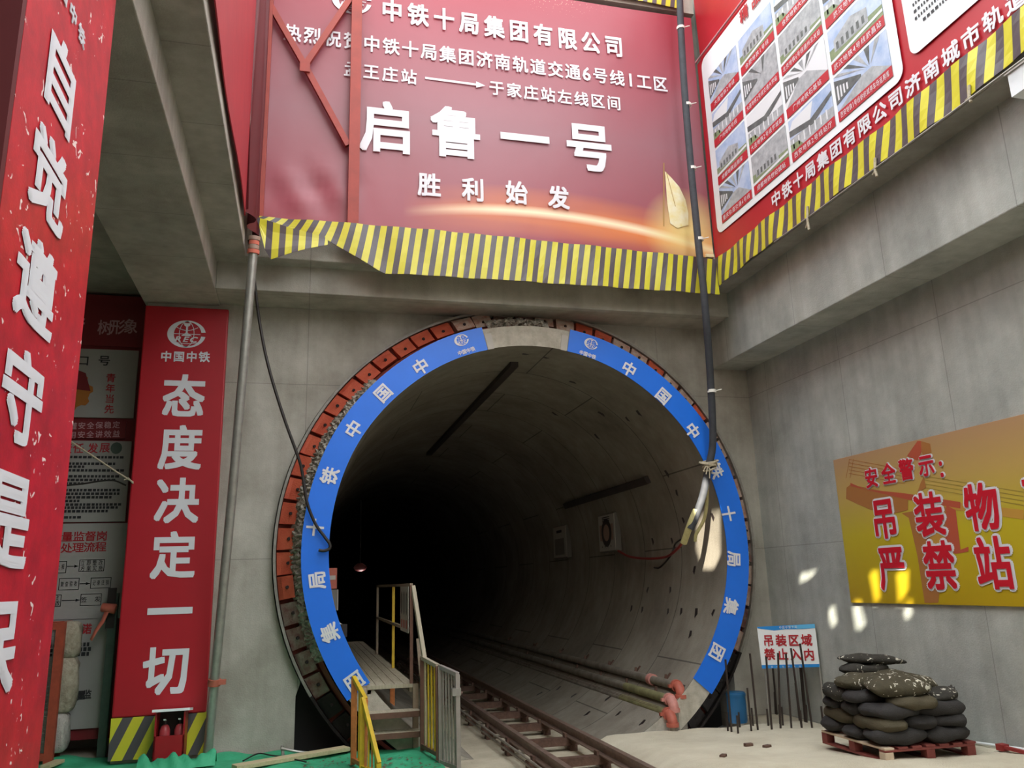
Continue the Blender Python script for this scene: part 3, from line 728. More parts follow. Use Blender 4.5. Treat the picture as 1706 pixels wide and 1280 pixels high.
# hazard skirts: slanted yellow and black stripes
def skirt(root, pl, top, bot, a0, a1, pitch, slant, d=0.0, wav=None, name='sheet', frac=0.52, thick=0.01):
    """stripes between the curves top(a) and bot(a); slant = shift of a stripe's head against its foot"""
    mb = MB(); k = math.floor((a0 - abs(slant)) / pitch) - 1; rows = 4
    while k * pitch < a1 + abs(slant):
        for off, wd, m in ((0, pitch * frac, 'yellow_stripe'), (pitch * frac, pitch * (1 - frac), 'black_stripe')):
            L = []
            for j in range(rows + 1):
                f = j / rows; r_ = []
                for e in (0, wd):
                    a = k * pitch + off + e + slant * f
                    a = min(max(a, a0), a1); b = bot(a) + (top(a) - bot(a)) * f
                    r_.append(pl.pt(a, b, d + (wav(a, b) if wav else 0)))
                L.append(r_)
            if all((q[1] - q[0]).length < 1e-4 for q in L): continue
            v_ = [x for q in L for x in q]; fs = [(2 * j, 2 * j + 1, 2 * j + 3, 2 * j + 2) for j in range(rows)]
            mb.add(v_, fs, m); mb.add([x - pl.n * thick for x in v_], [f_[::-1] for f_ in fs], m)
        k += 1
    return mb.build(name, root)
def lerp(pts):
    def f(a):
        if a <= pts[0][0]: return pts[0][1]
        for (x0, y0), (x1, y1) in zip(pts, pts[1:]):
            if a <= x1: return y0 + (y1 - y0) * (a - x0) / (x1 - x0)
        return pts[-1][1]
    return f
HP = Plane((0, -0.62, 0), (1, 0, 0), (0, 0, 1), (0, -1, 0))
hz = thing('hazard_skirt', 'yellow and black striped sheet under the red banner with its left end flipped up', 'hazard sheet', (2.8, -0.62, 6.5))
top = lerp([HP.px(*q) for q in ((428, 360), (640, 376), (800, 390), (1000, 411), (1188, 431))])
bot = lerp([HP.px(*q) for q in ((432, 366), (540, 397), (640, 455), (800, 464), (1000, 477), (1177, 489))])
A0 = HP.px(428, 362)[0]; A1 = 6.06
skirt(hz, HP, top, bot, A0, A1, 0.166, 0.10, 0.0, lambda a, b: 0.012 * math.sin(5 * a) + 0.01 * math.sin(11 * a + 3 * b))
ftop = lerp([HP.px(*q) for q in ((430, 366), (480, 383), (545, 399))]); fbot = lerp([HP.px(*q) for q in ((430, 372), (446, 437), (500, 422), (548, 410))])
skirt(hz, HP, ftop, fbot, A0 + 0.01, HP.px(546, 400)[0], 0.17, 0.01, 0.05, lambda a, b: 0.04 * math.sin(3 * (a - A0)) + 0.015 * math.sin(14 * b), name='flipped_corner')
RPh = Plane((6.05, 0, 0), (0, -1, 0), (0, 0, 1), (-1, 0, 0))
hr = thing('hazard_skirt', 'yellow and black striped sheet along the right slab edge under the photo banner', 'hazard sheet', (6.05, -3.5, 6.6))
rt_ = lerp([(0.6, 6.78), (4.4, 6.80), (6.3, 6.86), (10, 6.86)]); rb_ = lerp([(0.6, 6.33), (1.4, 6.39), (4.3, 6.41), (5.3, 6.39), (6.2, 6.47), (10, 6.47)])
skirt(hr, RPh, rt_, rb_, 0.64, 8.5, 0.205, 0.10, 0.0, lambda a, b: 0.012 * math.sin(4 * a) + 0.014 * math.sin(9 * a + 4 * b))
TP = Plane((0, -0.47, 0), (1, 0, 0), (0, 0, 1), (0, -1, 0))
ht = thing('hazard_skirt', 'yellow and black striped sheet on the upper slab edge at the top of the shaft', 'hazard sheet', (2.6, -0.47, 11.6))
skirt(ht, TP, lambda a: 11.98, lambda a: 11.42 - 0.03 * max(0, a - 4), -0.9, 5.98, 0.166, 0.10, 0.0, lambda a, b: 0.01 * math.sin(5 * a))

# right banner with project photographs
RP = Plane((6.15, 0, 0), (0, -1, 0), (0, 0, 1), (-1, 0, 0))
rb = thing('project_banner', 'red banner of project photographs in a white panel on the right side of the shaft', 'banner', (6.22, -4, 6.8))
mb = MB(); grid_sheet(mb, RP, 0.43, 6.81, 9.0, 10.34, 'red_vinyl', 40, 16, lambda a, b: 0.006 * math.sin(2 * a + b)); mb.build('sheet', rb)
def rx(u, v): return RP.px(u, v)
g5 = lambda x, y: rx(1120 + x / 2.909, y / 2.909)
pa0, pb0 = g5(225, 1130); pa1 = g5(1120, 300)[0]
pb0 = 7.19
mb = MB(); poly(mb, RP, rrect(pa0, pb0, pa1, 10.28, 0.14), 'panel_white', 0.018); mb.build('photo_board', rb)
mb = MB(); poly(mb, RP, rrect(pa1 + 0.13, 7.33, pa1 + 3.4, 10.28, 0.12), 'panel_white', 0.018)
for k in range(26):
    a = pa1 + 0.27 + 0.0 ; b = 7.60 + k * 0.085
    x = a + (0.0 if k % 5 else 0.1)
    while x < pa1 + 3.2:
        wd = random.choice((.02, .03, .04)); rect(mb, RP, x, b, x + wd, b + 0.036, 'text_black', 0.024); x += wd + 0.018
mb.build('text_board', rb)
cols = [g5(250, 1080)[0], g5(400, 940)[0], g5(580, 750)[0], g5(800, 530)[0], g5(1080, 290)[0]]
caps = [['重庆轨道交通6号线', '成都地铁运用库', '广州地铁3号线', '大连地铁2号线'], ['成都地铁世纪城站', '大连地铁2号线学城站', '大连地铁2号线交通大学站', '合肥地铁1号线'],
        ['西安地铁2号线站厅', '广州地铁石基站', '北京地铁6号线通州北关站', '合肥地铁大连站'], ['西安地铁1号线纺织城停车场运用库', '武汉地铁4号线武昌站', '武汉地铁2号线', '北京地铁6号线']]
SMALLSET = {c for c, o_ in GL if o_ == THIN}
def photo(mb, a0, b0, a1, b1, kind, d):
    R_ = random.Random(kind * 17 + 3); W, H = a1 - a0, b1 - b0
    base = R_.choice(('photo_sky', 'photo_sky', 'photo_grey', 'photo_light')); rect(mb, RP, a0, b0, a1, b1, base, d)
    X = lambda x, y: (a0 + W * x, b0 + H * y)
    if kind % 3 == 0:        # hall seen from a platform: converging ceiling, floor
        cx, cy = R_.uniform(.3, .7), R_.uniform(.4, .6)
        poly(mb, RP, [X(0, 0), X(1, 0), X(cx + .1, cy), X(cx - .1, cy)], 'photo_grey', d + .001)
        for k in range(5): x = k / 5; poly(mb, RP, [X(x, 1), X(x + .1, 1), X(cx + .02 * k, cy + .08)], 'photo_dark' if k % 2 else 'photo_grey', d + .002)
        poly(mb, RP, [X(0, .2), X(0, .9), X(cx - .1, cy + .06), X(cx - .1, cy)], 'photo_dark', d + .003)
        for k in range(4): x = .04 + .06 * k; rect(mb, RP, *X(x, .3 + .03 * k), *X(x + .03, .7 - .04 * k), 'photo_light', d + .004)
    elif kind % 3 == 1:      # viaduct or station building under the sky, trees in front
        h = R_.uniform(.35, .55)
        poly(mb, RP, [X(0, 0), X(1, 0), X(1, h * .6), X(0, h * .8)], 'photo_green', d + .001)
        poly(mb, RP, [X(.1, h * .5), X(.75, h * .4), X(.75, h + .1), X(.45, h + .3), X(.1, h + .08)], 'photo_grey', d + .002)
        for k in range(6): x = .14 + .1 * k; rect(mb, RP, *X(x, h * .55), *X(x + .05, h * .95), 'photo_dark', d + .003)
        poly(mb, RP, [X(0, .02), X(1, .12), X(1, .2), X(0, .1)], 'photo_light', d + .004)
    else:                    # station with canopies
        poly(mb, RP, [X(0, 0), X(1, 0), X(1, .3), X(0, .42)], 'photo_grey', d + .001)
        poly(mb, RP, [X(0, .5), X(.55, .3), X(1, .62), X(1, .75), X(.5, .5), X(0, .68)], 'photo_dark', d + .002)
        poly(mb, RP, [X(0, .68), X(.5, .5), X(.6, .96), X(.1, .9)], 'photo_light', d + .0015)
        for k in range(7): x = .06 + .13 * k; rect(mb, RP, *X(x, .08), *X(x + .03, .36), 'photo_light', d + .003)
        poly(mb, RP, [X(.0, .0), X(.3, 0), X(.2, .2), X(0, .25)], 'photo_green', d + .003)
kind = 0
for ci in range(4):
    for ri in range(4):
        if ci == 0 and ri == 3: pass
        a0 = cols[ci] + (0.0 if ci == 0 else 0.035); a1 = cols[ci + 1] - 0.035; b0 = 7.30 + 0.645 * ri; b1 = b0 + 0.60
        if b1 > 10.2: b1 = 10.05
        ph = MB(); photo(ph, a0, b0 + 0.13, a1, b1, kind, 0.024); kind += 1
        p = ph.build('photo_panel', rb)
        cp = MB(); rect(cp, RP, a0, b0, a1, b0 + 0.135, 'text_red', 0.0275)
        s = ''.join(c for c in caps[ci][ri] if c in SMALLSET); n_ = len(s); cw = min(0.085, (a1 - a0) * 0.86 / n_)
        m_ = (a0 + a1) / 2; L_ = cw * 1.06 * (n_ - 1) / 2
        text(cp, RP, s, (m_ - L_, b0 + 0.068), (m_ + L_, b0 + 0.068), cw, 0.085, 'white_print', 0.031, THIN)
        cp.build('caption_strip', p)
mb = MB()
text(mb, RP, '中铁十局集团有限公司济南城市轨道交通工程', rx(1295, 331), (rx(1295, 331)[0] + (rx(1654.5, 23)[0] - rx(1295, 331)[0]) * 19 / 14, rx(1295, 331)[1] + 0.03), 0.235, 0.225, parent=rb)
text(mb, RP, '精品工程展示', (rx(1244, 17)[0] - .03, 10.13), (rx(1244, 17)[0] + 1.6, 10.13), 0.24, 0.24, 'text_red', 0.036, parent=rb)
ub = thing('upper_banner', 'plain red sheet hanging above the photo banner in the right corner of the shaft', 'banner', (6.3, -4, 10.4))
mb = MB(); grid_sheet(mb, Plane((6.20, 0, 0), (0, -1, 0), (0, 0, 1), (-1, 0, 0)), 0.44, 10.36, 9.0, 12.9, 'red_vinyl', 30, 8, lambda a, b: 0.02 * math.sin(2.4 * a + b)); mb.build('sheet', ub)
mb = MB(); mb.tube([(6.12, -0.45, 10.36), (6.12, -9, 10.36)], 0.016, 'print_pink', 8); mb.build('hem_cord', ub)

# left: red sheet on the slab edge, gathered sheet in the corner
LP = Plane((-0.80, 0, 0), (0, 1, 0), (0, 0, 1), (1, 0, 0))
lb = thing('side_banner', 'red sheet hung along the left slab edge of the shaft, seen almost edge on', 'banner', (-0.8, -4, 6.6))
mb = MB(); grid_sheet(mb, LP, -6.4, 6.55, -1.35, 10.6, 'red_deep', 30, 10, lambda a, b: 0.012 * math.sin(2 * a)); mb.build('sheet', lb)
gs = thing('gathered_sheet', 'dark red sheet gathered in upright folds in the left corner of the shaft', 'banner', (-0.9, -0.6, 6.7))
mb = MB(); vs = []; NA, NB = 40, 14
for j in range(NB + 1):
    for i in range(NA + 1):
        f = i / NA; z = 6.62 + 5.3 * j / NB; s = 0.05 + 0.05 * (1 - j / NB)
        vs.append((-0.73 - 0.03 * (1 - f) + s * math.sin(13 * f + 0.5 * z) * 0.6 + 0.02 * math.sin(29 * f), -1.45 + 1.0 * f + 0.05 * math.sin(17 * f + .3 * z), z))
mb.add(vs, [(j * (NA + 1) + i, j * (NA + 1) + i + 1, (j + 1) * (NA + 1) + i + 1, (j + 1) * (NA + 1) + i) for j in range(NB) for i in range(NA)], 'maroon', True)
mb.build('sheet', gs)

# red steel frame standing on the slab in front of the banner
fr = thing('bracing_frame', 'rust red steel posts with crossed braces standing before the left end of the red banner', 'steel frame', (0.0, -0.55, 6.9))
yF = -0.52
def fbar(nm, p, q, wd, dy=0.0):
    m_ = MB(); a, b = aty(*p, yF + dy), aty(*q, yF + dy); m_.bar(a, b, wd, wd * 0.8, 'steel_red', V((0, 1, 0))); m_.build(nm, fr)
def post(u_bot, v_bot, wd):
    p = aty(u_bot, v_bot, yF); m_ = MB(); m_.box((p.x - wd / 2, yF - 0.05, 6.88), (p.x + wd / 2, yF + 0.05, 12.2), 'steel_red'); m_.build('post', fr); return p.x
xa = post(429, 362, 0.15); xb = post(588, 366, 0.15)
za, zb_, zm = aty(445, 0, yF), aty(508, 110, yF), aty(579, 243, yF)
for p, q in (((428, -30), (508, 110)), ((508, 110), (580, 243)), ((508, 110), (588, -8)), ):
    fbar('brace', p, q, 0.085, 0.012 * random.random())
mb = MB(); c = aty(508, 112, yF - 0.05); mb.box(c - V((.07, .01, .07)), c + V((.07, .01, .07)), 'steel_red'); mb.build('gusset', fr)
mb = MB()
for x in (xa, xb): mb.box((x - .11, yF - .09, 6.86), (x + .11, yF + .09, 6.885), 'steel_red')
mb.build('base_plate', fr)

# ================================================================== LEFT PILLARS AND POSTERS
PP = Plane((-1.68, 0.46, 0), (1, 0, 0), (0, 0, 1), (0, -1, 0))
pb = thing('pillar_banner', 'tall red banner with white characters wrapping the pillar left of the tunnel', 'banner', (-1.68, 0.5, 0.1))
mb = MB(); mb.box((-2.21, 0.46, 0.55), (-1.11, 0.545, 5.93), 'red_vinyl'); mb.build('sheet', pb, bevel=0.02)
pl2 = Plane((-1.68, 0.458, 0), (1, 0, 0), (0, 0, 1), (0, -1, 0))
sk = MB(); k = -8
def clip_poly(pts, a0, a1):
    def cut(P, f, g):
        out = []
        for i in range(len(P)):
            p, q = P[i], P[(i + 1) % len(P)]
            if f(p): out.append(p)
            if f(p) != f(q): t = g(p, q); out.append((p[0] + (q[0] - p[0]) * t, p[1] + (q[1] - p[1]) * t))
        return out
    P = cut(pts, lambda p: p[0] >= a0, lambda p, q: (a0 - p[0]) / (q[0] - p[0]))
    return cut(P, lambda p: p[0] <= a1, lambda p, q: (a1 - p[0]) / (q[0] - p[0])) if P else []
for k in range(-10, 10):
    for off, m in ((0, 'yellow_stripe'), (0.13, 'black_stripe')):
        x = -0.5 + k * 0.25 + off; wd = 0.13 if off == 0 else 0.12
        P = clip_poly([(x, 0.06), (x + wd, 0.06), (x + wd + 0.22, 0.55), (x + 0.22, 0.55)], -0.53, 0.57)
        if len(P) >= 3: poly(sk, pl2, P, m, 0.0); sk.add([pl2.pt(a, b, -0.08) for a, b in P], [tuple(range(len(P)))[::-1]], m)
sk.build('hazard_foot', pb)
mb = MB(); C = PP.pt(*PP.px(311, 557), 0.006); emblem(mb, C, PP.a * 0.36, PP.b * 0.40, 'white_print'); mb.build('emblem', pb)
mb = MB(); text(mb, PP, '中国中铁', PP.px(277, 594), PP.px(340.5, 595), 0.15, 0.155, d=0.006); mb.build('lettering', pb)
qa, qb = PP.px(306.5, 660), PP.px(277, 1116)
for k, c in enumerate('态度决定一切'): char_part(pb, c, PP.pt(qa[0] + (qb[0] - qa[0]) * k / 5, qa[1] + (qb[1] - qa[1]) * k / 5, .006), PP.a * 0.56, PP.b * 0.62)

NP = Plane((-1.24, 0, 0), (0, 1, 0), (0, 0, 1), (1, 0, 0))
nb = thing('pillar_banner', 'near red banner with large white characters at the far left, flecked with paint', 'banner', (-1.3, -7.0, 0.0))
m = spotted('red_flecked', 'ba1e2b', 'ead9d2', 16, 0.925, rough=0.42); b_ = m.node_tree.nodes['Principled BSDF']; b_.inputs['Specular IOR Level'].default_value = 0.5
mb = MB(); mb.box((-1.295, -7.64, 0.0), (-1.24, -6.27, 5.95), 'red_flecked'); mb.build('sheet', nb)
mb = MB(); mb.box((-2.22, -7.69, 0.0), (-1.24, -7.645, 5.95), 'maroon'); mb.build('return_face', nb)
mb = MB()
q0, q1 = NP.px(100, 137), NP.px(80, 300); st = q1[1] - q0[1]
for k, c in enumerate('自觉遵守是保'): char_part(nb, c, NP.pt(q0[0] - 0.005 * k, q0[1] + st * k, 0.005), NP.a * 0.58, NP.b * 0.44)
c3, c4 = NP.px(120, 24), NP.px(135, 51); dd = (c4[0] - c3[0], c4[1] - c3[1])
for k, c in enumerate('中国中铁'): put(mb, c, NP.pt(c3[0] + dd[0] * (k - 2), c3[1] + dd[1] * (k - 2) * 0 , 0.005), NP.a * 0.13, NP.b * 0.105, 'white_print')
mb.build('lettering', nb)

# boards on the passage wall behind, between the pillars
QP = Plane((0, 1.30, 0), (1, 0, 0), (0, 0, 1), (0, -1, 0))
q_ = QP.px
CUR = [None]
def board(name, label, cat, tl, br, m, extra=None, widen=0.9):
    a1, b0 = q_(*br); a0, b1 = q_(*tl); a0 -= widen
    t = thing(name, label, cat, QP.pt((a0 + a1) / 2, b0))
    mb = MB(); mb.box(QP.pt(a0, b0, -0.03), QP.pt(a1, b1, 0), m); mb.build('board', t)
    if extra:
        mb = MB(); CUR[0] = t; extra(mb, a0, a1, b0, b1)
        if mb.v: mb.build('print', t)
    return t
mb = MB(); a0 = q_(80, 700)[0] - 1.0; a1 = q_(243, 700)[0]
mb.box((a0, 1.34, 0.2), (min(a1 + 0.1, -2.215), 1.42, 6.35), 'poster_red'); tag(mb.build('backing_panel', loc=((a0 + a1) / 2, 1.38, 0.2)), 'dark red backing sheet behind the posters left of the pillar', 'backing')
def ex(mb, a0, a1, b0, b1): text(mb, QP, '树形象', q_(175, 546), q_(218, 544), 0.20, 0.24, 'print_pink', 0.006, MED, parent=CUR[0]); char_part(CUR[0], '产', QP.pt(*q_(130, 540), 0.006), QP.a * 0.2, QP.b * 0.24, 'print_pink')
board('header_board', 'dark red header board with faint characters at the top of the posters', 'board', (118, 508), (238, 579), 'poster_red', ex)
def ex(mb, a0, a1, b0, b1):
    text(mb, QP, '口号', q_(139, 601), q_(174, 601), 0.17, 0.16, 'text_black', 0.006, MED); text(mb, QP, '青年当先', q_(185, 630), q_(182, 682), 0.13, 0.135, 'text_red', 0.006, MED)
    c = q_(118, 652); pts = []
    for k in range(48):
        r = (0.25 if (k // 3) % 2 else 0.29); t = 2 * PI * k / 48; pts.append((c[0] + r * math.cos(t), c[1] + r * math.sin(t)))
    poly(mb, QP, pts, 'gear_orange', 0.004); poly(mb, QP, [q_(*p) for p in ((108, 618), (130, 617), (143, 622), (151, 652), (118, 648), (104, 650))], 'poster_red', 0.007)
board('slogan_board', 'white slogan board with a red helmet and orange gear emblem under the header', 'board', (110, 580), (222, 697), 'poster_white', ex)
def ex(mb, a0, a1, b0, b1):
    text(mb, QP, '懂安全保稳定', q_(122, 710), q_(194, 708), 0.10, 0.105, 'print_pink', 0.006, MED); text(mb, QP, '用安全讲效益', q_(121, 725), q_(194, 723), 0.10, 0.105, 'print_pink', 0.006, MED)
board('slogan_strip', 'narrow red strip with two lines of pale characters between white posters', 'board', (100, 701), (208, 731), 'poster_red', ex)
def lines(mb, rows, a0, a1, m='text_black', h=0.035):
    for b, s, e in rows:
        x = a0 + (a1 - a0) * s
        while x < a0 + (a1 - a0) * e - .03:
            wd = random.choice((.03, .04, .05)); rect(mb, QP, x, b - h / 2, x + wd, b + h / 2, m, 0.006); x += wd + 0.014
def ex(mb, a0, a1, b0, b1):
    text(mb, QP, '责任', q_(112, 747), q_(131, 747), 0.14, 0.15, 'text_red', 0.006, MED, parent=CUR[0]); text(mb, QP, '发展', q_(155, 747), q_(175, 746), 0.14, 0.15, 'text_red', 0.006, MED, parent=CUR[0])
    c = q_(194, 747); poly(mb, QP, [(c[0] + .075 * math.cos(k * PI / 8), c[1] + .085 * math.sin(k * PI / 8)) for k in range(16)], 'post_green', 0.006)
    rows = []
    for k, v in enumerate((762, 773, 778, 784, 794, 800, 806, 817, 823, 829, 835, 841, 846, 852, 862)): rows.append((q_(150, v)[1], 0.05, (0.95, 0.9, 0.7, 0.97)[k % 4]))
    lines(mb, rows, a0, a1)
board('text_board', 'white poster headed in red with many small lines of text', 'board', (95, 734), (208, 869), 'poster_white', ex)
def ex(mb, a0, a1, b0, b1):
    text(mb, QP, '质量监督岗', q_(93, 895), q_(170, 893), 0.15, 0.14, 'text_red', 0.006, MED); text(mb, QP, '出处理流程', q_(92, 914), q_(168, 911), 0.15, 0.14, 'text_red', 0.006, MED)
    def fr_(u0, v0, u1, v1, s1, s2=None):
        A, B = q_(u0, v1), q_(u1, v0); t_ = 0.008
        for r4 in ((A[0], A[1], B[0], A[1] + t_), (A[0], B[1] - t_, B[0], B[1]), (A[0], A[1], A[0] + t_, B[1]), (B[0] - t_, A[1], B[0], B[1])): rect(mb, QP, *r4, 'text_black', 0.006)
        m_ = (v0 + v1) / 2
        for s, v in ((s1, m_ - (4 if s2 else 0)), (s2, m_ + 5)):
            if s:
                pa, pb_ = q_(u0 + 7, v), q_(u1 - 7, v - 1); text(mb, QP, s, pa, pb_, (pb_[0] - pa[0]) / len(s) * .95, 0.075, 'text_black', 0.007, THIN)
    fr_(76, 935, 112, 956, '停工上报'); fr_(131, 932, 175, 953, '立即整改', '方案实施'); fr_(97, 963, 133, 984, '复查验收'); fr_(150, 962, 186, 981, '记录注销'); fr_(72, 991, 103, 1012, '限期整改', '整改'); fr_(133, 989, 170, 1010, '签发')
    for u0, u1, v in ((112, 131, 944), (133, 150, 973), (103, 133, 1001)):
        A, B = q_(u0, v), q_(u1, v - 1); rect(mb, QP, A[0], A[1] - .005, B[0], A[1] + .005, 'text_black', 0.006); poly(mb, QP, [(B[0] - .05, A[1] - .02), (B[0], A[1]), (B[0] - .05, A[1] + .02)], 'text_black', 0.007)
board('flowchart_board', 'white poster with a red heading and a black boxed flow chart', 'board', (80, 873), (205, 1030), 'poster_white', ex)
def ex(mb, a0, a1, b0, b1):
    text(mb, QP, '承诺', q_(131, 1050), q_(145, 1048), 0.12, 0.14, 'text_red', 0.006, parent=CUR[0])
    lines(mb, [(q_(140, v)[1], 0.5, 0.85) for v in (1074, 1082, 1090)], a0, a1, h=0.05); text(mb, QP, '质量监', q_(125, 1160), q_(146, 1157), 0.10, 0.12, 'text_black', 0.006, BOLD, parent=CUR[0])
board('pledge_board', 'white pledge poster with text at the foot of the passage wall', 'board', (72, 1034), (178, 1212), 'poster_white', ex)

# ================================================================== LEFT FOOT OF THE SHAFT
t = thing('scaffold_pole', 'long grey steel scaffold pole leaning between the red pillar and the tunnel', 'pole', atz(345, 1268, 0.02))
p0, p1 = atz(345, 1268, 0.0), aty(424, 398, -0.74)
mb = MB(); mb.tube([p0, p0 + (p1 - p0) * .5 + V((0.01, 0, 0)), p1], 0.058, 'steel_galv', 14); mb.build('tube', t)
d = (p1 - p0).normalized(); c = p0 + (p1 - p0) * 0.143
mb = MB(); mb.tube([c - d * .04, c + d * .04], 0.078, 'coupler_red', 12); mb.box(c + V((.05, -.05, -.03)), c + V((.14, .03, .03)), 'coupler_red'); mb.build('coupler', t)
mb = MB()
for k in range(4): e = p1 - d * (0.02 + .06 * k); mb.tube([e, e + d * .05], 0.075 + .008 * math.sin(5 * k), 'cloth_orange' if k % 2 else 'box_label', 10)
tag(mb.build('cloth_wrap', loc=p1), 'dirty reddish cloth wound round the head of the scaffold pole', 'cloth')

path = [aty(u, v, y) for u, v, y in ((415, 400, -.5), (424, 470, -.40), (433, 540, -.26), (447, 610, -.24), (471, 690, -.22), (495, 757, -.18), (503, 785, -.14), (511, 835, -.12), (525, 872, -.10), (541, 895, -.09), (549, 906, -.09), (549, 914, -.09), (540, 918, -.09), (531, 917, -.08))]
mb = MB(); mb.tube(smooth_path(path, 6), 0.020, 'cable_black', 8); tag(mb.build('hanging_cable', loc=path[0]), 'thin black cable hanging across the left side of the blue banner', 'cable')

t = thing('extinguisher_box', 'red fire extinguisher box with raised white lid at the foot of the striped pillar', 'box', (-1.48, 0.22, 0.0))
xl, xr = aty(256, 1230, .1).x, aty(307, 1230, .1).x; zt = 0.62
mb = MB(); y0, y1, th = 0.10, 0.38, 0.02
mb.box((xl, y0, 0.0), (xr, y1, 0.03), 'ext_red'); mb.box((xl, y0, 0), (xl + th, y1, zt), 'ext_red'); mb.box((xr - th, y0, 0), (xr, y1, zt), 'ext_red'); mb.box((xl, y1 - th, 0), (xr, y1, zt), 'ext_inside'); mb.box((xl, y0, 0), (xr, y0 + th, 0.36), 'ext_red')
mb.build('body', t)
mb = MB(); mb.box((xl - .03, y0 - .06, zt), (xr + .05, y1 + .02, zt + .03), 'sign_white', tilt=(-0.12, 'X')); mb.build('lid', t)
for k in range(2):
    cx = xl + 0.10 + 0.17 * k
    cyl_ = thing('fire_extinguisher', ('left' if k == 0 else 'right') + ' red fire extinguisher standing inside the open red box', 'extinguisher', (cx, 0.25, 0.03))
    mb = MB(); mb.tube([(cx, .25, .03), (cx, .25, .40), (cx, .25, .45), (cx, .25, .47)], [.062, .062, .045, .02], 'ext_cyl', 14); mb.build('cylinder', cyl_)
    mb = MB(); mb.tube([(cx, .25, .47), (cx, .25, .51)], .022, 'bolt_dark', 8); mb.bar((cx, .25, .515), (cx, .16, .535), .025, .015, 'sign_white'); mb.build('valve_handle', cyl_)

# green tarpaulin over the ground
def tarp_z(x, y): return 0.022 + 0.014 * math.sin(4 * x + 2 * y) * math.sin(3.2 * y) + 0.010 * math.sin(9 * x - 5 * y)
mb = MB(); NX, NY = 84, 36; vs = []; fs = []
for j in range(NY + 1):
    for i in range(NX + 1):
        x = -3.9 + 5.55 * i / NX; yb = 1.05 if x < -1.3 else (0.50 if x < -0.1 else (0.5 - 0.45 * min(1, (x + 0.1) / 0.25)))
        if -1.75 < x < -1.0: yb = 0.42
        y = -2.2 + (yb + 2.2) * j / NY
        z = max(0.008, tarp_z(x, y) + (0.05 * max(0, math.sin(6 * x)) if j > NY - 3 and x < 0 else 0))
        vs.append((x, y, z))
fs = [(j * (NX + 1) + i, j * (NX + 1) + i + 1, (j + 1) * (NX + 1) + i + 1, (j + 1) * (NX + 1) + i) for j in range(NY) for i in range(NX)]
mb.add(vs, fs, 'green_tarp', True)
tag(mb.build('ground_tarp', loc=(-1, -0.8, 0.0)), 'crumpled green tarpaulin spread over the ground left of the rails', 'tarpaulin')
mb = MB(); vs = []
for j in range(7):      # crumple gathered before the extinguisher box
    for i in range(31):
        x = -1.78 + 0.86 * i / 30; f = j / 6; vs.append((x, -0.16 + 0.24 * f + 0.02 * math.sin(12 * x), 0.03 + (0.11 + 0.04 * math.sin(17 * x) + 0.03 * math.sin(41 * x + 5 * f) + 0.02 * math.sin(9 * f + 23 * x)) * math.sin(PI * f) ** 0.7))
mb.add(vs, [(j * 31 + i, j * 31 + i + 1, (j + 1) * 31 + i + 1, (j + 1) * 31 + i) for j in range(6) for i in range(30)], 'green_tarp', True)
tag(mb.build('tarp_roll', loc=(-1.35, -.1, .03)), 'bunched green tarpaulin piled against the red extinguisher box', 'tarpaulin')

mb = MB(); random.seed(21)
for k in range(260):
    u = random.uniform(500, 735); v = random.uniform(1258, 1290); q = atz(u, v, .05)
    if q.x > 1.6: continue
    s = random.uniform(.008, .026); a = random.uniform(0, 6); z_ = tarp_z(q.x, q.y) + .012
    mb.add([V((q.x + s * math.cos(a + j * 2.1) * (1 if j else 1.6), q.y + s * math.sin(a + j * 2.1), z_ + random.uniform(0, .012))) for j in range(3)], [(0, 1, 2)], 'frame_brown')
o = mb.build('leaf_litter', loc=(0.8, -1.2, .03)); tag(o, 'scattered dry brown leaf crumbs on the near edge of the green tarpaulin', 'leaf litter'); o['kind'] = 'stuff'; random.seed(8)
def plank(p, q, wd, th, label, m='plank'):
    mb = MB(); a, b = atz(*p, 0.07), atz(*q, 0.07); mb.bar(a, b, wd, th, m); tag(mb.build('plank', loc=a, bevel=0.006), label, 'plank')
plank((390, 1279), (578, 1247), 0.16, 0.05, 'long pale plank lying on the green tarpaulin below the tunnel ring')
plank((75, 1278), (100, 1268), 0.12, 0.04, 'short pale board on the tarpaulin at the far left foot')
mb = MB(); pts = [atz(u, v, z) for u, v, z in ((470, 1244, .12), (472, 1262, .05), (468, 1247, .13), (490, 1252, .08), (515, 1255, .05), (548, 1254, .05), (575, 1249, .05), (590, 1248, .05))]
mb.tube(smooth_path(pts[2:], 6), 0.018, 'steel_galv', 8); mb.tube(pts[:2], 0.02, 'steel_galv', 8); tag(mb.build('bent_pipe', loc=pts[2]), 'thin bent grey pipe lying on the tarpaulin by the foot of the portal wall', 'pipe')
mb = MB(); pts = [atz(u, v, .06) for u, v in ((405, 1268), (430, 1256), (452, 1259), (475, 1262), (510, 1270))]; mb.tube(smooth_path(pts, 6), 0.009, 'cable_black', 6); tag(mb.build('ground_cable', loc=pts[0]), 'thin black cable trailing over the green tarpaulin', 'cable')

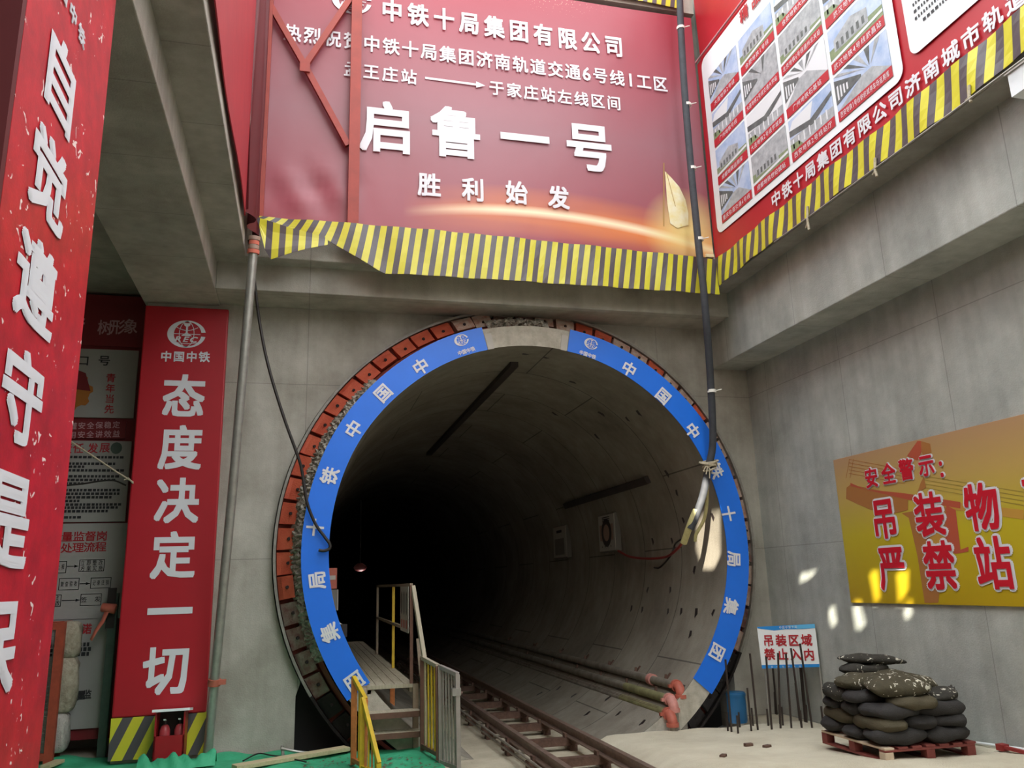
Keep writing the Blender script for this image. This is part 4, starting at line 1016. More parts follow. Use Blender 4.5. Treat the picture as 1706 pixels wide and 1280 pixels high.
# mesh cage and sacks in the passage
t = thing('mesh_cage', 'orange framed wire mesh cage at the far left behind the near pillar', 'cage', (-3.0, 0.9, 0.0))
yc = 0.75; cL = aty(52, 1150, yc).x; cR = aty(92, 1150, yc).x; zt = aty(97, 1037, yc).z
for x in (cL - .5, cR): mb = MB(); mb.box((x - .05, yc - .04, 0.02), (x + .05, yc + .04, zt), 'cage_orange'); mb.build('post', t)
for z in (0.12, zt - .05): mb = MB(); mb.box((cL - .5, yc - .035, z - .04), (cR, yc + .035, z + .04), 'cage_orange'); mb.build('rail', t)
mb = MB(); x = cL - .5
while x < cR: mb.bar((x, yc + .01, .12), (x, yc + .01, zt - .05), .008, .008, 'mesh_wire'); x += .05
z = .14
while z < zt - .05: mb.bar((cL - .5, yc, z), (cR, yc, z), .008, .008, 'mesh_wire'); z += .05
mb.build('wire_mesh', t)
mb = MB(); mb.box((cL - .5, yc + .05, .1), (cL - .4, yc + .5, zt), 'cage_orange'); mb.box((cR - .08, yc + .45, .02), (cR, yc + .53, zt), 'cage_orange'); mb.box((cL - .5, yc + .46, zt - .08), (cR, yc + .52, zt), 'cage_orange'); mb.build('rear_frame', t)
def sack(name, label, cat, c, sx, sy, sz, m, seed):
    R_ = random.Random(seed); mb = MB(); vs = []; nu, nv = 20, 14
    for j in range(nv + 1):
        ph = -PI / 2 + PI * j / nv
        for i in range(nu):
            th = 2 * PI * i / nu; cx = math.copysign(abs(math.cos(th)) ** .6, math.cos(th)); sy_ = math.copysign(abs(math.sin(th)) ** .6, math.sin(th))
            k = abs(math.cos(ph)) ** .45; q = 1 + R_.uniform(-.05, .05) + .08 * math.sin(5 * th + 3 * ph + seed)
            vs.append(V(c) + V((sx * cx * k * q, sy * sy_ * k * q, sz * math.copysign(abs(math.sin(ph)) ** .75, math.sin(ph)))))
    mb.add(vs, [(j * nu + i, j * nu + (i + 1) % nu, (j + 1) * nu + (i + 1) % nu, (j + 1) * nu + i) for j in range(nv) for i in range(nu)], m, True)
    return tag(mb.build(name, loc=V(c) - V((0, 0, sz))), label, cat)
ys_ = 1.0
for (u0, v0, u1, v1), m, lab, sd in (((88, 1190, 106, 1252), 'sack_white', 'pale sack on the ground beside the orange mesh cage', 1), ((88, 1095, 120, 1186), 'sack', 'bulging brown sack stacked above the pale sack by the mesh cage', 2), ((98, 1037, 127, 1096), 'sack', 'brown woven sack topmost of the pile by the mesh cage', 3)):
    a, b = aty(u0, v0, ys_), aty(u1, v1, ys_); c = (a + b) / 2; sack('sack', lab, 'sack', (c.x + .02, ys_, c.z), abs(b.x - a.x) / 2 + .02, .15, abs(a.z - b.z) / 2 + .01, m, sd)
a = aty(62, 1205, 1.0); sack('sack', 'pale sack standing inside the orange mesh cage', 'sack', (a.x + .03, 1.02, 0.33), .13, .14, .33, 'sack_white', 6)
t = thing('green_post', 'dull green steel post beside the posters with an orange cloth tied to it', 'post', aty(182, 1235, 1.1))
px_ = aty(178, 1150, 1.1); mb = MB(); mb.box((px_.x - .05, 1.06, 0.0), (px_.x + .05, 1.14, 2.05), 'post_green'); mb.build('shaft', t)
mb = MB(); mb.box((px_.x - .075, 1.04, 1.6), (px_.x + .03, 1.06, 2.12), 'cable_black'); mb.build('chain', t)
P = [aty(u, v, .95) for u, v in ((186, 1014), (178, 1020), (172, 1035), (160, 1052), (152, 1067))]
mb = MB(); vs = [];
for i, p in enumerate(P): wv = .055 - .006 * i; vs += [p + V((-wv * .5, .0, wv * .3)), p + V((wv * .5, -.02, -wv * .3))]
mb.add(vs, [(2 * i, 2 * i + 1, 2 * i + 3, 2 * i + 2) for i in range(4)], 'cloth_orange', True); mb.tube([aty(170, 1012, .96), aty(192, 1015, .96)], [.05, .06], 'cloth_orange', 8)
so_ = tag(mb.build('cloth_strip', loc=P[0]), 'torn orange cloth strip knotted on the green post', 'cloth'); so_.modifiers.new('thick', 'SOLIDIFY').thickness = .006
P = [aty(100, 724, .2), aty(150, 757, .3), aty(195, 787, .4), aty(222, 804, .44)]; mb = MB(); mb.tube(P, .012, 'rope', 6); mb.tube([aty(207, 800, .42), aty(214, 797, .42), aty(222, 806, .44)], .010, 'rope', 6); tag(mb.build('rope', loc=P[0]), 'beige rope stretched from the pillar across the posters', 'rope')
P = [aty(u, v, .9) for u, v in ((80, 810), (110, 809), (140, 806), (165, 802), (190, 801), (210, 809))]; mb = MB(); mb.tube(smooth_path(P), .012, 'cable_black', 6); tag(mb.build('strung_cable', loc=P[0]), 'black cable strung across the text poster in the passage', 'cable')

# ================================================================== WALKWAY, GATES
t = thing('access_walkway', 'narrow grey steel walkway with steps and one side railing entering the left of the tunnel', 'walkway', (1.2, 0.0, 0.0))
zw = 0.80; wl, wrr = 0.86, 1.46
mb = MB(); n = 5
for k in range(n): a = wl + (wrr - wl) * k / n; mb.box((a + .004, 0.0, zw - .03), (a + (wrr - wl) / n - .004, 9.0, zw), 'deck_wood')
mb.build('deck', t)
mb = MB()
for x in (wl + .03, wrr - .03): mb.box((x - .025, 0.0, zw - .10), (x + .025, 9.0, zw - .03), 'frame_taupe')
mb.box((wl, -.025, zw - .045), (wrr, .0, zw), 'deck_wood'); mb.build('edge_frame', t)
for x, y in ((wl - .03, -.02), (wrr + .02, -.02), (wl + .10, 2.2), (wrr - .04, 2.2), (wrr - .04, 5.0)):
    mb = MB(); mb.box((x - .035, y - .03, -0.0 if y < 0 else (-.15 if x > 1.2 else .3)), (x + .035, y + .03, zw - .0 if y > 0 else (zw + .01 if x < 1 else zw)), 'frame_taupe' if y < 1 else 'orange_rust'); mb.build('leg', t)
for zc in (0.50, 0.26):
    mb = MB(); mb.box((wl - .02, -.26, zc - .035), (wrr + .05, -.02, zc), 'deck_wood'); mb.box((wl - .02, -.265, zc - .07), (wrr + .05, -.235, zc - .002), 'frame_brown'); mb.build('step', t)
mb = MB(); mb.bar((wrr + .06, -.02, zw + .55), (wrr + .14, -.36, 0.03), .06, .05, 'frame_taupe'); mb.bar((wl - .04, -.02, zw), (wl - .03, -.30, 0.02), .06, .05, 'frame_taupe'); mb.build('step_stringer', t)
rl = [aty(689, 1137, 0.0), aty(656, 1108, 2.2), aty(627, 1088, 5.0)]; ht_ = 1.24
for k, p in enumerate(rl):
    mb = MB(); mb.box((wrr - .03 - .02, p.y - .02, zw), (wrr - .03 + .02, p.y + .02, zw + ht_), ('frame_brown', 'yellow_paint', 'frame_taupe')[k]); mb.build('railing_post', t)
xq = wrr - .03
for z in (zw + ht_, zw + .66): mb = MB(); mb.bar((xq, 0, z), (xq, 5.0 if z < 1.6 else 5.0, z), .04, .04, 'frame_taupe'); mb.build('rail', t)
h0 = aty(688, 977, 0.0); h1 = aty(707, 1098, -0.42)
mb = MB(); mb.bar(h0, h1, .05, .05, 'deck_wood'); mb.build('handrail', t)
mb = MB(); mb.box((xq - .035, .05, zw + .62), (xq - .028, .95, zw + 1.22), 'box_white'); 
BP = Plane((xq - .036, 0, 0), (0, 1, 0), (0, 0, 1), (-1, 0, 0)); BP2 = Plane((xq - .036, 0, 0), (0, -1, 0), (0, 0, 1), (-1, 0, 0))
for k in range(3):
    c = (-.22 - .27 * k, zw + 1.0); o_ = [(c[0] + .07 * math.cos(q * PI / 10), c[1] + .16 * math.sin(q * PI / 10)) for q in range(20)]; i_ = [(c[0] + .03 * math.cos(q * PI / 10), c[1] + .105 * math.sin(q * PI / 10)) for q in range(20)]
    mb.add([BP2.pt(*q, .003) for q in o_ + i_], [(q, (q + 1) % 20, 20 + (q + 1) % 20, 20 + q) for q in range(20)], 'channel_dark')
    rect(mb, BP2, -.30 - .27 * k, zw + .67, -.14 - .27 * k, zw + .78, 'coupler_red', .003)
nt_ = mb.build('notice_board', loc=(xq, .5, zw + .62)); tag(nt_, 'white notice with red rings fixed inside the walkway railing', 'notice')

def slat_gate(name, label, pts_top, pts_bot, m_frame, m_slats, n, ends=True, wslat=.03, rail_m=None):
    (ta, tb), (ba, bb) = pts_top, pts_bot; t = thing(name, label, 'gate', (ba + bb) / 2)
    for a, b, mm in ((ba, ta, m_frame), (bb, tb, m_frame)):
        mb = MB(); mb.bar(a, b, .05, .05, mm, V((0, 1, 0))); mb.build('post', t)
    mb = MB(); mb.bar(ta, tb, .045, .045, rail_m or m_frame); mb.build('top_rail', t)
    mb = MB(); mb.bar(ba + V((0, 0, .06)), bb + V((0, 0, .06)), .045, .045, m_frame); mb.build('bottom_rail', t)
    for k in range(1, n):
        f = k / n; mb = MB(); mb.bar(ba + (bb - ba) * f + V((0, 0, .06)), ta + (tb - ta) * f, wslat, .018, m_slats[k % len(m_slats)], V((1, 0, 0))); mb.build('slat', t)
    return t
A = aty(589, 1129, -.75); B = aty(609, 1166, -1.18); Az = V((A.x + .005, A.y, .03)); Bz = V((B.x, B.y, .03))
slat_gate('slat_gate', 'farther of two yellow slatted gate leaves left of the walkway steps', (A, B), (Az, Bz), 'orange_rust', ['yellow_paint', 'orange_rust'], 4, rail_m='yellow_paint')
A = aty(604, 1163, -1.25); B = aty(631, 1272, -1.62); Az = V((A.x, A.y, .03)); Bz = V((B.x + .005, B.y, .03))
slat_gate('slat_gate', 'nearer yellow slatted gate leaf with a steep sloping top rail by the tarpaulin', (A, B), (Az, V((Bz.x, Bz.y, min(.03, B.z - .05)))), 'yellow_paint', ['yellow_paint', 'orange_rust'], 5, rail_m='yellow_paint')
A = aty(703, 1096, -.36); B = aty(729, 1110, -1.0); Az = V((A.x, A.y, .05)); Bz = V((B.x, B.y, .05))
slat_gate('slat_gate', 'yellow and brown slatted gate leaf right of the walkway steps', (A, B), (Az, Bz), 'frame_brown', ['yellow_paint', 'plank', 'yellow_paint', 'yellow_paint'], 5, wslat=.07, rail_m='deck_wood')
A = aty(733, 1111, -1.04); B = aty(762, 1124, -1.45); Az = V((A.x, A.y, -.02)); Bz = V((B.x, B.y, -.02))
gg = slat_gate('slat_gate', 'grey slatted gate leaf nearest the rails with a latch on its post', (A, B), (Az, Bz), 'gate_grey', ['gate_grey'], 6, wslat=.045)
mb = MB(); c = aty(760, 1153, -1.45); mb.box(c - V((.05, .035, .04)), c + V((.05, .035, .04)), 'steel_galv'); mb.tube([c, c + V((.07, -.01, -.02))], .02, 'rust', 8); mb.build('latch', gg)

# ================================================================== TRACK
zr = 0.12
def rail_x(pts, z): q = [atz(*p, z) for p in pts]; return sum(p.x for p in q) / len(q)
xR = 3.60; xL = 2.80
for x, lab in ((xL, 'left rusty rail of the narrow track running into the tunnel'), (xR, 'right rusty rail of the narrow track running into the tunnel')):
    mb = MB(); prof = [(-.06, -.14), (.06, -.14), (.06, -.125), (.012, -.11), (.012, -.045), (.035, -.035), (.035, 0), (-.035, 0), (-.035, -.035), (-.012, -.045), (-.012, -.11), (-.06, -.125)]
    vs = [(x + a, y, zr + b) for y in (-8.9, 45.0) for a, b in prof]; k = len(prof)
    mb.add(vs, [(i, (i + 1) % k, k + (i + 1) % k, k + i) for i in range(k)] + [tuple(range(k))[::-1], tuple(range(k, 2 * k))], 'rail_steel'); tag(mb.build('track_rail', loc=(x, 0, zr - .14)), lab, 'rail')
ordn = ['nearest', 'second nearest', 'third nearest', 'fourth nearest', 'fifth nearest', 'sixth nearest', 'seventh nearest', 'eighth nearest', 'ninth nearest', 'tenth nearest']
n = 0; y = -2.35
while y < 14:
    t = thing('cross_beam', ('%s rusty steel cross beam under the narrow track' % ordn[n]) if n < 10 else 'rusty steel cross beam deep in the dark under the narrow track', 'track beam', (3.2, y, -.17), 'cross beams under the track')
    mb = MB(); mb.box((xL - .15, y - .06, -.12), (xR + .12, y + .06, -.022), 'rust'); mb.build('beam', t)
    for x in (xL - .05, xR + .03): mb = MB(); mb.box((x - .05, y - .07, -.21), (x + .05, y + .07, -.118), 'rust'); mb.build('foot', t)
    for x in (xL, xR): mb = MB(); mb.box((x - .09, y - .05, -.02), (x - .055, y + .05, .03), 'rust'); mb.box((x + .055, y - .05, -.02), (x + .09, y + .05, .03), 'rust'); mb.build('clip', t)
    n += 1; y += 1.25
mb = MB()
for dz in (0.0, -.07): mb.tube(smooth_path([(xL - .14, -4, -.0 + dz), (xL - .15, -1.5, .01 + dz), (xL - .14, 1, -.01 + dz), (xL - .16, 4, dz), (xL - .14, 12, dz)], 5), .016, 'pipe_grey', 7)
tag(mb.build('track_hose', loc=(xL - .14, 0, 0)), 'pair of thin hoses running beside the left rail', 'hose')

# ================================================================== TUNNEL SERVICES
pd = [(5.27, 0.53, 0.05, 'red'), (5.10, 0.37, -.05, 'pale'), (5.02, 0.20, -.15, 'red')]
labs = ['uppermost service pipe with red elbow along the right foot of the tunnel', 'middle service pipe with faded pink elbow along the right foot of the tunnel', 'lowest service pipe with red elbow along the right foot of the tunnel']
for k, (x, z, y, cc) in enumerate(pd):
    t = thing('service_pipe', labs[k], 'pipe', (x, y, z)); R_ = .062; cm = 'coupler_red' if cc == 'red' else 'coupler_pale'
    mb = MB(); mb.tube([(x - .03, y + .12, z), (x - .03, 1.7, z)], R_, 'pipe_moss' if k else 'pipe_grey', 12); mb.tube([(x - .03, 1.7, z), (x - .03, 45, z)], R_, 'pipe_grey', 12); mb.build('pipe_run', t)
    mb = MB(); pts = [V((x - .03, y + .16, z))] + [V((x - .03, y + .12 - .10 * math.sin(q), z - .10 + .10 * math.cos(q))) for q in (0.2, .6, 1.0, 1.4, PI / 2)] + [V((x - .03, y + .02, z - .13))]
    mb.tube(pts, .070, cm, 14); mb.tube([(x - .03, y + .12, z), (x - .03, y + .18, z)], .086, cm, 14); mb.tube([(x - .03, y + .02, z - .10), (x - .03, y + .02, z - .15)], .086, cm, 14)
    mb.box((x - .15, y + .13, z - .02), (x + .09, y + .18, z + .02), cm); mb.build('elbow', t)
    mb = MB(); mb.tube([(x - .03, y + .02, z - .12), (x - .03, y + .02, min(-.02, z - .16))], .060, 'pipe_grey', 12); mb.build('riser', t)
    if k == 0: mb = MB(); mb.tube([(x - .03, 1.0, z), (x - .03, 1.12, z)], .085, 'coupler_pale', 12); mb.build('coupling', t)
for k, (x, z) in enumerate(((5.17, .36), (5.0, .22), (4.92, .04))):
    mb = MB(); mb.tube([(x - .02, .25, z), (x - .02, 45, z)], .04, 'pipe_grey' if k != 1 else 'rust', 10); tag(mb.build('thin_pipe', loc=(x, .25, z)), ('thin pipe tucked under the uppermost service pipe', 'thin rusty pipe tucked under the middle service pipe', 'thin pipe tucked under the lowest service pipe')[k], 'pipe')
n = 0
for y in (.75, 1.9, 3.1, 4.4, 6.0, 8.0, 10.5):
    t = thing('pipe_bracket', ('%s dark steel bracket carrying the service pipes' % ordn[n]), 'bracket', (5.2, y, .2), 'brackets under the service pipes')
    mb = MB(); mb.bar((5.42, y, .64), (4.86, y, -.02), .05, .03, 'rust'); mb.build('arm', t)
    for x, z in ((5.24, .53), (5.07, .37), (4.99, .20)):
        mb = MB(); mb.bar((x + .08, y, z - .0), (x + .10, y, z + .10), .04, .012, 'rust'); mb.build('lug', t)
    n += 1

def surf_box(name, label, u0, v0, u1, v1, depth, side, extra=None):
    """flat cabinet hung on the lining's side"""
    a, b = atcyl(u0, v0), atcyl(u1, v1)
    return a, b
for (u0, v0, u1, v1), lab, lit in (((996, 860, 1027, 918), 'pale distribution box with a round dark label on the right tunnel wall, nearer of two', True), ((921, 879, 945, 929), 'pale distribution box on the right tunnel wall, farther of two and dimmer', False)):
    a, b = atcyl(u0, v0), atcyl(u1, v1); xx = min(a.x, b.x) - .035; z1, z0 = a.z, b.z; ya, yb = a.y, b.y
    a = atx(u0, v0, xx); b = atx(u1, v1, xx); ya, z1 = a.y, a.z; yb, z0 = b.y, b.z
    t = thing('distribution_box', lab, 'electric box', (xx + .1, (ya + yb) / 2, z0))
    mb = MB(); mb.box((xx + .005, yb, z0), (xx + .12, ya, z1), 'box_edge'); mb.build('body', t, bevel=.01)
    mb = MB(); mb.box((xx - .006, yb + .02, z0 + .02), (xx + .008, ya - .02, z1 - .02), 'box_white'); mb.build('door', t)
    mb = MB(); pl = Plane((xx - .008, 0, 0), (0, -1, 0), (0, 0, 1), (-1, 0, 0)); H = z1 - z0; Wd = ya - yb; ca = -(ya + yb) / 2
    if lit:
        poly(mb, pl, [(ca + Wd * .30 * math.cos(q * PI / 10), z0 + H * .5 + Wd * .30 * math.sin(q * PI / 10)) for q in range(20)], 'channel_dark', .002)
        poly(mb, pl, [(ca + Wd * .18 * math.cos(q * PI / 10), z0 + H * .5 + Wd * .18 * math.sin(q * PI / 10)) for q in range(20)], 'box_label', .004)
        rect(mb, pl, ca - Wd * .4, z0 + H * .30, ca + Wd * .4, z0 + H * .72, 'box_label', .001)
        for k in range(4): rect(mb, pl, ca - Wd * .3 + k * Wd * .17, z0 + H * .12, ca - Wd * .3 + k * Wd * .17 + .03, z0 + H * .16, 'bolt_dark', .002)
        for k in range(3): rect(mb, pl, ca - Wd * .22, z0 + H * (.80 + .05 * k), ca + Wd * .22, z0 + H * (.825 + .05 * k), 'bolt_dark', .002)
    else:
        rect(mb, pl, ca - Wd * .35, z0 + H * .1, ca + Wd * .35, z0 + H * .6, 'box_edge', .002); rect(mb, pl, ca - Wd * .2, z0 + H * .78, ca + Wd * .2, z0 + H * .86, 'bolt_dark', .002)
    mb.build('label_print', t)
# dark channel along the crown, plain dark bar along the right haunch
for (u0, v0, u1, v1), lab in (((857, 607, 724, 757), 'dark steel channel fixed along the crown of the tunnel'), ((1079, 800, 944, 848), 'dark bar along the right haunch of the tunnel')):
    a, b = atcyl(u0, v0, RI - .04), atcyl(u1, v1, RI - .04); mb = MB(); cdir = (V((TCX, 0, TCZ)) - V((a.x, 0, a.z))).normalized(); mb.bar(a, V((a.x, b.y, a.z)), .13, .08, 'channel_dark', cdir)
    tag(mb.build('dark_bar', loc=a), lab, 'channel')
# left side, half hidden by the blue band
x = aty(560, 965, 1.2).x
p = aty(548, 947, 1.2); q = aty(561, 981, 1.2)
t = thing('red_cabinet', 'small red cabinet peeping out behind the left blue band', 'cabinet', (p.x, 1.2, q.z)); mb = MB(); mb.box((p.x - .28, 1.2, q.z), (q.x, 1.32, p.z), 'coupler_red'); mb.build('body', t); mb = MB(); mb.box((p.x - .02, 1.19, (p.z + q.z) / 2 - .02), (q.x - .02, 1.2, (p.z + q.z) / 2 + .04), 'box_white'); mb.build('label_plate', t)
p = aty(549, 983, 1.2); q = aty(563, 1017, 1.2)
mb = MB(); mb.box((p.x - .2, 1.2, q.z), (q.x, 1.24, p.z), 'box_edge'); t = tag(mb.build('panel', loc=(p.x, 1.2, q.z)), 'grey board with a pale edge below the small red cabinet', 'board')
mb = MB(); mb.box((q.x - .012, 1.19, q.z), (q.x, 1.2, p.z), 'box_white'); mb.build('edge_strip', t)
p = aty(572, 1050, 1.0); t = thing('work_lamp', 'small black work lamp on the left lining behind the blue band', 'lamp', p); mb = MB(); mb.box(p - V((.07, .06, .09)), p + V((.05, .06, .08)), 'bolt_dark'); mb.build('housing', t); mb = MB(); mb.bar(p + V((-.20, .05, .18)), p + V((-.02, 0, .06)), .05, .03, 'sign_white'); mb.build('bracket', t)
p = aty(600, 946, 9.0); t = thing('bulkhead_lamp', 'small round reddish lamp hanging deep in the dark tunnel', 'lamp', p + V((0, 0, .1)))
mb = MB(); mb.tube([p + V((0, 0, .10)), p + V((0, 0, .05)), p, p + V((0, 0, -.06)), p + V((0, 0, -.09))], [.06, .13, .16, .12, .04], 'lamp_red', 14); mb.build('shade', t)
ll = bpy.data.lights.new('bulkhead_light', 'POINT'); ll.energy = 5.0; ll.color = (1, .93, .88); ll.shadow_soft_size = .12; lo = bpy.data.objects.new('bulkhead_light', ll); COL.objects.link(lo); lo.location = p + V((.05, 0, -.22))
mb = MB(); mb.tube([p + V((0, 0, .09)), p + V((0, 0, 1.6))], .012, 'cable_black', 6); mb.build('cord', t)

# cable bundle down the right of the portal
pts = [aty(u, v, y) for u, v, y in ((1132, -20, -.78), (1134, 40, -.78), (1139, 130, -.78), (1146, 220, -.78), (1153, 300, -.78), (1160, 370, -.78), (1166, 430, -.78), (1172, 480, -.78), (1177, 540, -.70), (1181, 590, -.55), (1184, 640, -.42), (1187, 700, -.30), (1187, 745, -.22), (1180, 780, -.18), (1172, 822, -.15), (1160, 858, -.14), (1150, 882, -.10))]
t = thing('cable_bundle', 'thick grey cable bundle hanging down the right side past the blue band', 'cable', pts[7])
mb = MB(); mb.tube(smooth_path(pts, 5), 0.055, 'cable_dark', 10); mb.build('sleeve', t)
for u, v, y in ((1134, 47, -.78), (1145, 175, -.78), (1153, 281, -.78), (1165, 399, -.78), (1186, 652, -.40)):
    c = aty(u, v, y); mb = MB(); mb.tube([c + V((0, 0, -.022)), c + V((0, 0, .022))], .066, 'tie_white', 10); mb.tube([c + V((.05, -.04, 0)), c + V((.13, -.06, .02))], .008, 'tie_white', 5); mb.build('tie', t)
pts2 = [aty(u, v, y) for u, v, y in ((1151, 880, -.10), (1146, 890, -.06), (1139, 903, .1), (1133, 912, .5))]
mb = MB(); mb.tube(smooth_path([aty(u, v, y) for u, v, y in ((1160, 850, -.14), (1150, 874, -.10), (1139, 905, .1))], 5), .050, 'hose_yellow', 10); tag(mb.build('hose', loc=pts2[0]), 'yellowish hose end on the cables entering the tunnel', 'hose')
P = [V(q) for q in (aty(1140, 900, .1), aty(1128, 915, .8), atcyl(1110, 928, 2.78), atcyl(1080, 931, 2.8), atcyl(1050, 928, 2.8), atcyl(1030, 918, 2.78))]
mb = MB(); mb.tube(smooth_path(P, 6), .022, 'wire_red', 8); tag(mb.build('red_wire', loc=P[0]), 'dull red wire looping along the lining to the nearer distribution box', 'wire')
P = [V(q) for q in (aty(1146, 893, .05), atcyl(1126, 905, 2.8), atcyl(1118, 925, 2.78), atcyl(1100, 945, 2.8), atcyl(1090, 946, 2.83))]
mb = MB(); mb.tube(smooth_path(P, 6), .016, 'cable_black', 8); tag(mb.build('black_wire', loc=P[0]), 'short black wire hanging below the cable bundle on the lining', 'wire')
mb = MB(); P = [aty(u, v, y) for u, v, y in ((1180, 790, -.1), (1178, 820, .0), (1177, 845, .1), (1172, 868, .2), (1160, 890, .3), (1158, 902, .35))]; mb.tube(smooth_path(P, 5), .026, 'hose_yellow', 8)
tag(mb.build('loose_hose', loc=P[0]), 'pale hose tail dangling from the knotted rope over the sunlit lining', 'hose')
c = aty(1181, 776, -.19); mb = MB(); random.seed(5)
for k in range(5):
    cc = c + V((random.uniform(-.03, .03), 0, -.06 + .03 * k)); ph = random.uniform(0, 6); mb.tube([cc + V(((.085 + .01 * k % 2) * math.cos(q * PI / 6 + ph), -.085 * math.sin(q * PI / 6 + ph), .03 * math.sin(q * PI / 6))) for q in range(13)], .015, 'rope', 6)
for dx, dz in ((-.14, -.10), (-.10, -.14), (-.05, -.20)): mb.tube([c + V((-.06, -.07, -.02)), c + V((dx * .7, -.08, dz * .3)), c + V((dx, -.08, dz))], .010, 'rope', 6)
tag(mb.build('rope_knot', loc=c), 'pale rope knotted round the cable bundle on the right blue band', 'rope')

# ================================================================== RIGHT WALL AND FLOOR
WP = Plane((7.045, 0, 0), (0, -1, 0), (0, 0, 1), (-1, 0, 0)); wpx = WP.px
t = thing('warning_board', 'large yellow safety board with red white-edged characters on the right wall', 'board', WP.pt(2.6, 1.64, 0))
a0 = wpx(1388, 768)[0]; b1 = 3.535; b0 = 1.64; a1 = a0 + 4.2
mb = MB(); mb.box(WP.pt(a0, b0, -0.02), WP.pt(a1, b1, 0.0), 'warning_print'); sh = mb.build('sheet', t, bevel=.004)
mb = MB()
PXP = lambda *q: [wpx(1380 + x / 3.764, 680 + y / 3.764) for x, y in q]
poly(mb, WP, PXP((140, 480), (500, 555), (500, 640), (420, 660), (270, 640), (112, 570), (115, 500)), 'pier_brown', .003)
poly(mb, WP, PXP((140, 470), (235, 510), (480, 535), (830, 590), (830, 630), (500, 575), (140, 490)), 'pier_red', .004)
poly(mb, WP, PXP((495, 300), (560, 207), (582, 207), (585, 275), (560, 330)), 'pier_red', .003); poly(mb, WP, PXP((582, 207), (640, 225), (648, 280), (600, 300), (585, 275)), 'pier_brown', .003)
poly(mb, WP, PXP((460, 660), (740, 610), (735, 880), (690, 1222), (605, 1222), (560, 930), (505, 690)), 'pier_brown', .002); poly(mb, WP, PXP((635, 760), (735, 760), (735, 870), (640, 870)), 'pier_light', .004)
poly(mb, WP, PXP((740, 610), (800, 640), (830, 890), (880, 870), (880, 900), (800, 915), (735, 880)), 'pier_red', .003); poly(mb, WP, PXP((500, 560), (1227, 640), (1227, 700), (800, 640)), 'pier_light', .0025)
poly(mb, WP, PXP((580, 470), (600, 430), (615, 500), (560, 530)), 'pier_brown', .004)
for k in range(5): poly(mb, WP, PXP((130, 320 + 22 * k), (480, 385 + 22 * k), (480, 388 + 22 * k), (130, 324 + 22 * k)), 'pier_brown', .002)
for k in range(4): poly(mb, WP, PXP((600, 425 + 24 * k), (1227, 525 + 28 * k), (1227, 530 + 28 * k), (600, 429 + 24 * k)), 'pier_line', .002)
for x in (110, 135): poly(mb, WP, PXP((x, 440), (x + 3, 440), (x + 25, 320), (x + 22, 320)), 'pier_brown', .002)
mb.build('viaduct_print', t)
def halo_text(mb, s, qs, w_, h_):
    for c, q in zip(s, qs):
        mb = MB(); put(mb, c, WP.pt(*q, .004), WP.a * w_, WP.b * h_, 'white_print', HALO); put(mb, c, WP.pt(*q, .015), WP.a * w_, WP.b * h_, 'text_red_bright', BOLD); mb.build('character', t)
mb = MB()
S = lambda x, y: wpx(1380 + x / 3.764, 680 + y / 3.764)
halo_text(mb, '安全警示：', [S(275, 437), S(383, 412), S(495, 385), S(620, 358), S(740, 370)], .255, .265)
r1 = [S(355, 690), S(637, 665), S(968, 618)]; r1.append((r1[2][0] * 2 - r1[1][0], r1[2][1])); halo_text(mb, '吊装物下', r1, .47, .52)
r2 = [S(405, 1000), S(703, 985), S(1040, 970)]; r2.append((r2[2][0] * 2 - r2[1][0], r2[2][1])); halo_text(mb, '严禁站人', r2, .49, .56)

t = thing('area_sign', 'small white and blue sign on two poles standing behind the rebars by the right wall', 'sign', V((6.7, -.4, 0)))
sL, sR = aty(1270, 1044, -.25), aty(1363, 1038, -.62); SP = Plane((sL.x - .1, sL.y, 0), (sR.x - sL.x + .0, sR.y - sL.y, 0), (0, 0, 1), (-.4, -.9, 0)); SP.n = SP.b.cross(SP.a).normalized() * -1
if SP.n.y > 0: SP.n = -SP.n
spx = SP.px; h7 = lambda x, y: spx(1200 + x / 5.567, 1020 + y / 5.567)
mb = MB(); cr = [h7(340, 140), h7(875, 112), h7(922, 510), h7(387, 525)]
mb.add([SP.pt(*c, 0) for c in cr] + [SP.pt(*c, -.012) for c in cr], [(0, 1, 2, 3), (7, 6, 5, 4), (0, 4, 5, 1), (1, 5, 6, 2), (2, 6, 7, 3), (3, 7, 4, 0)], 'sign_white'); mb.build('board', t)
mb = MB(); poly(mb, SP, [h7(*q) for q in ((340, 138), (875, 110), (880, 150), (760, 158), (600, 160), (500, 172), (345, 152))], 'sign_blue', .003); poly(mb, SP, [h7(*q) for q in ((600, 126), (875, 111), (880, 150), (720, 156))], 'sign_lightblue', .004); poly(mb, SP, [h7(*q) for q in ((383, 492), (918, 482), (922, 510), (387, 525))], 'sign_blue', .003); mb.build('border_print', t)
mb = MB(); text(mb, SP, '吊装区域', h7(446, 264), h7(800, 260), .150, .165, 'text_red', .004); text(mb, SP, '禁止入内', h7(458, 390), h7(822, 395), .150, .165, 'text_red', .004)
text(mb, SP, '中国中铁十局', h7(556, 144), h7(700, 138), .034, .04, 'white_print', .006, THIN); text(mb, SP, '安全生产责任', h7(480, 508), h7(740, 506), .028, .03, 'white_print', .006, THIN); mb.build('lettering', t)
for top, bot in (((393, 160), (455, 985)), ((880, 150), (968, 940))):
    a, b = SP.pt(*h7(*top), -.03), SP.pt(*h7(*bot), -.03); dn = (b - a); f = (a.z - sandz(a.y) - 0.0) / (a.z - b.z); b = a + dn * f
    mb = MB(); mb.tube([a, b], .018, 'steel_galv', 8); mb.build('pole', t)

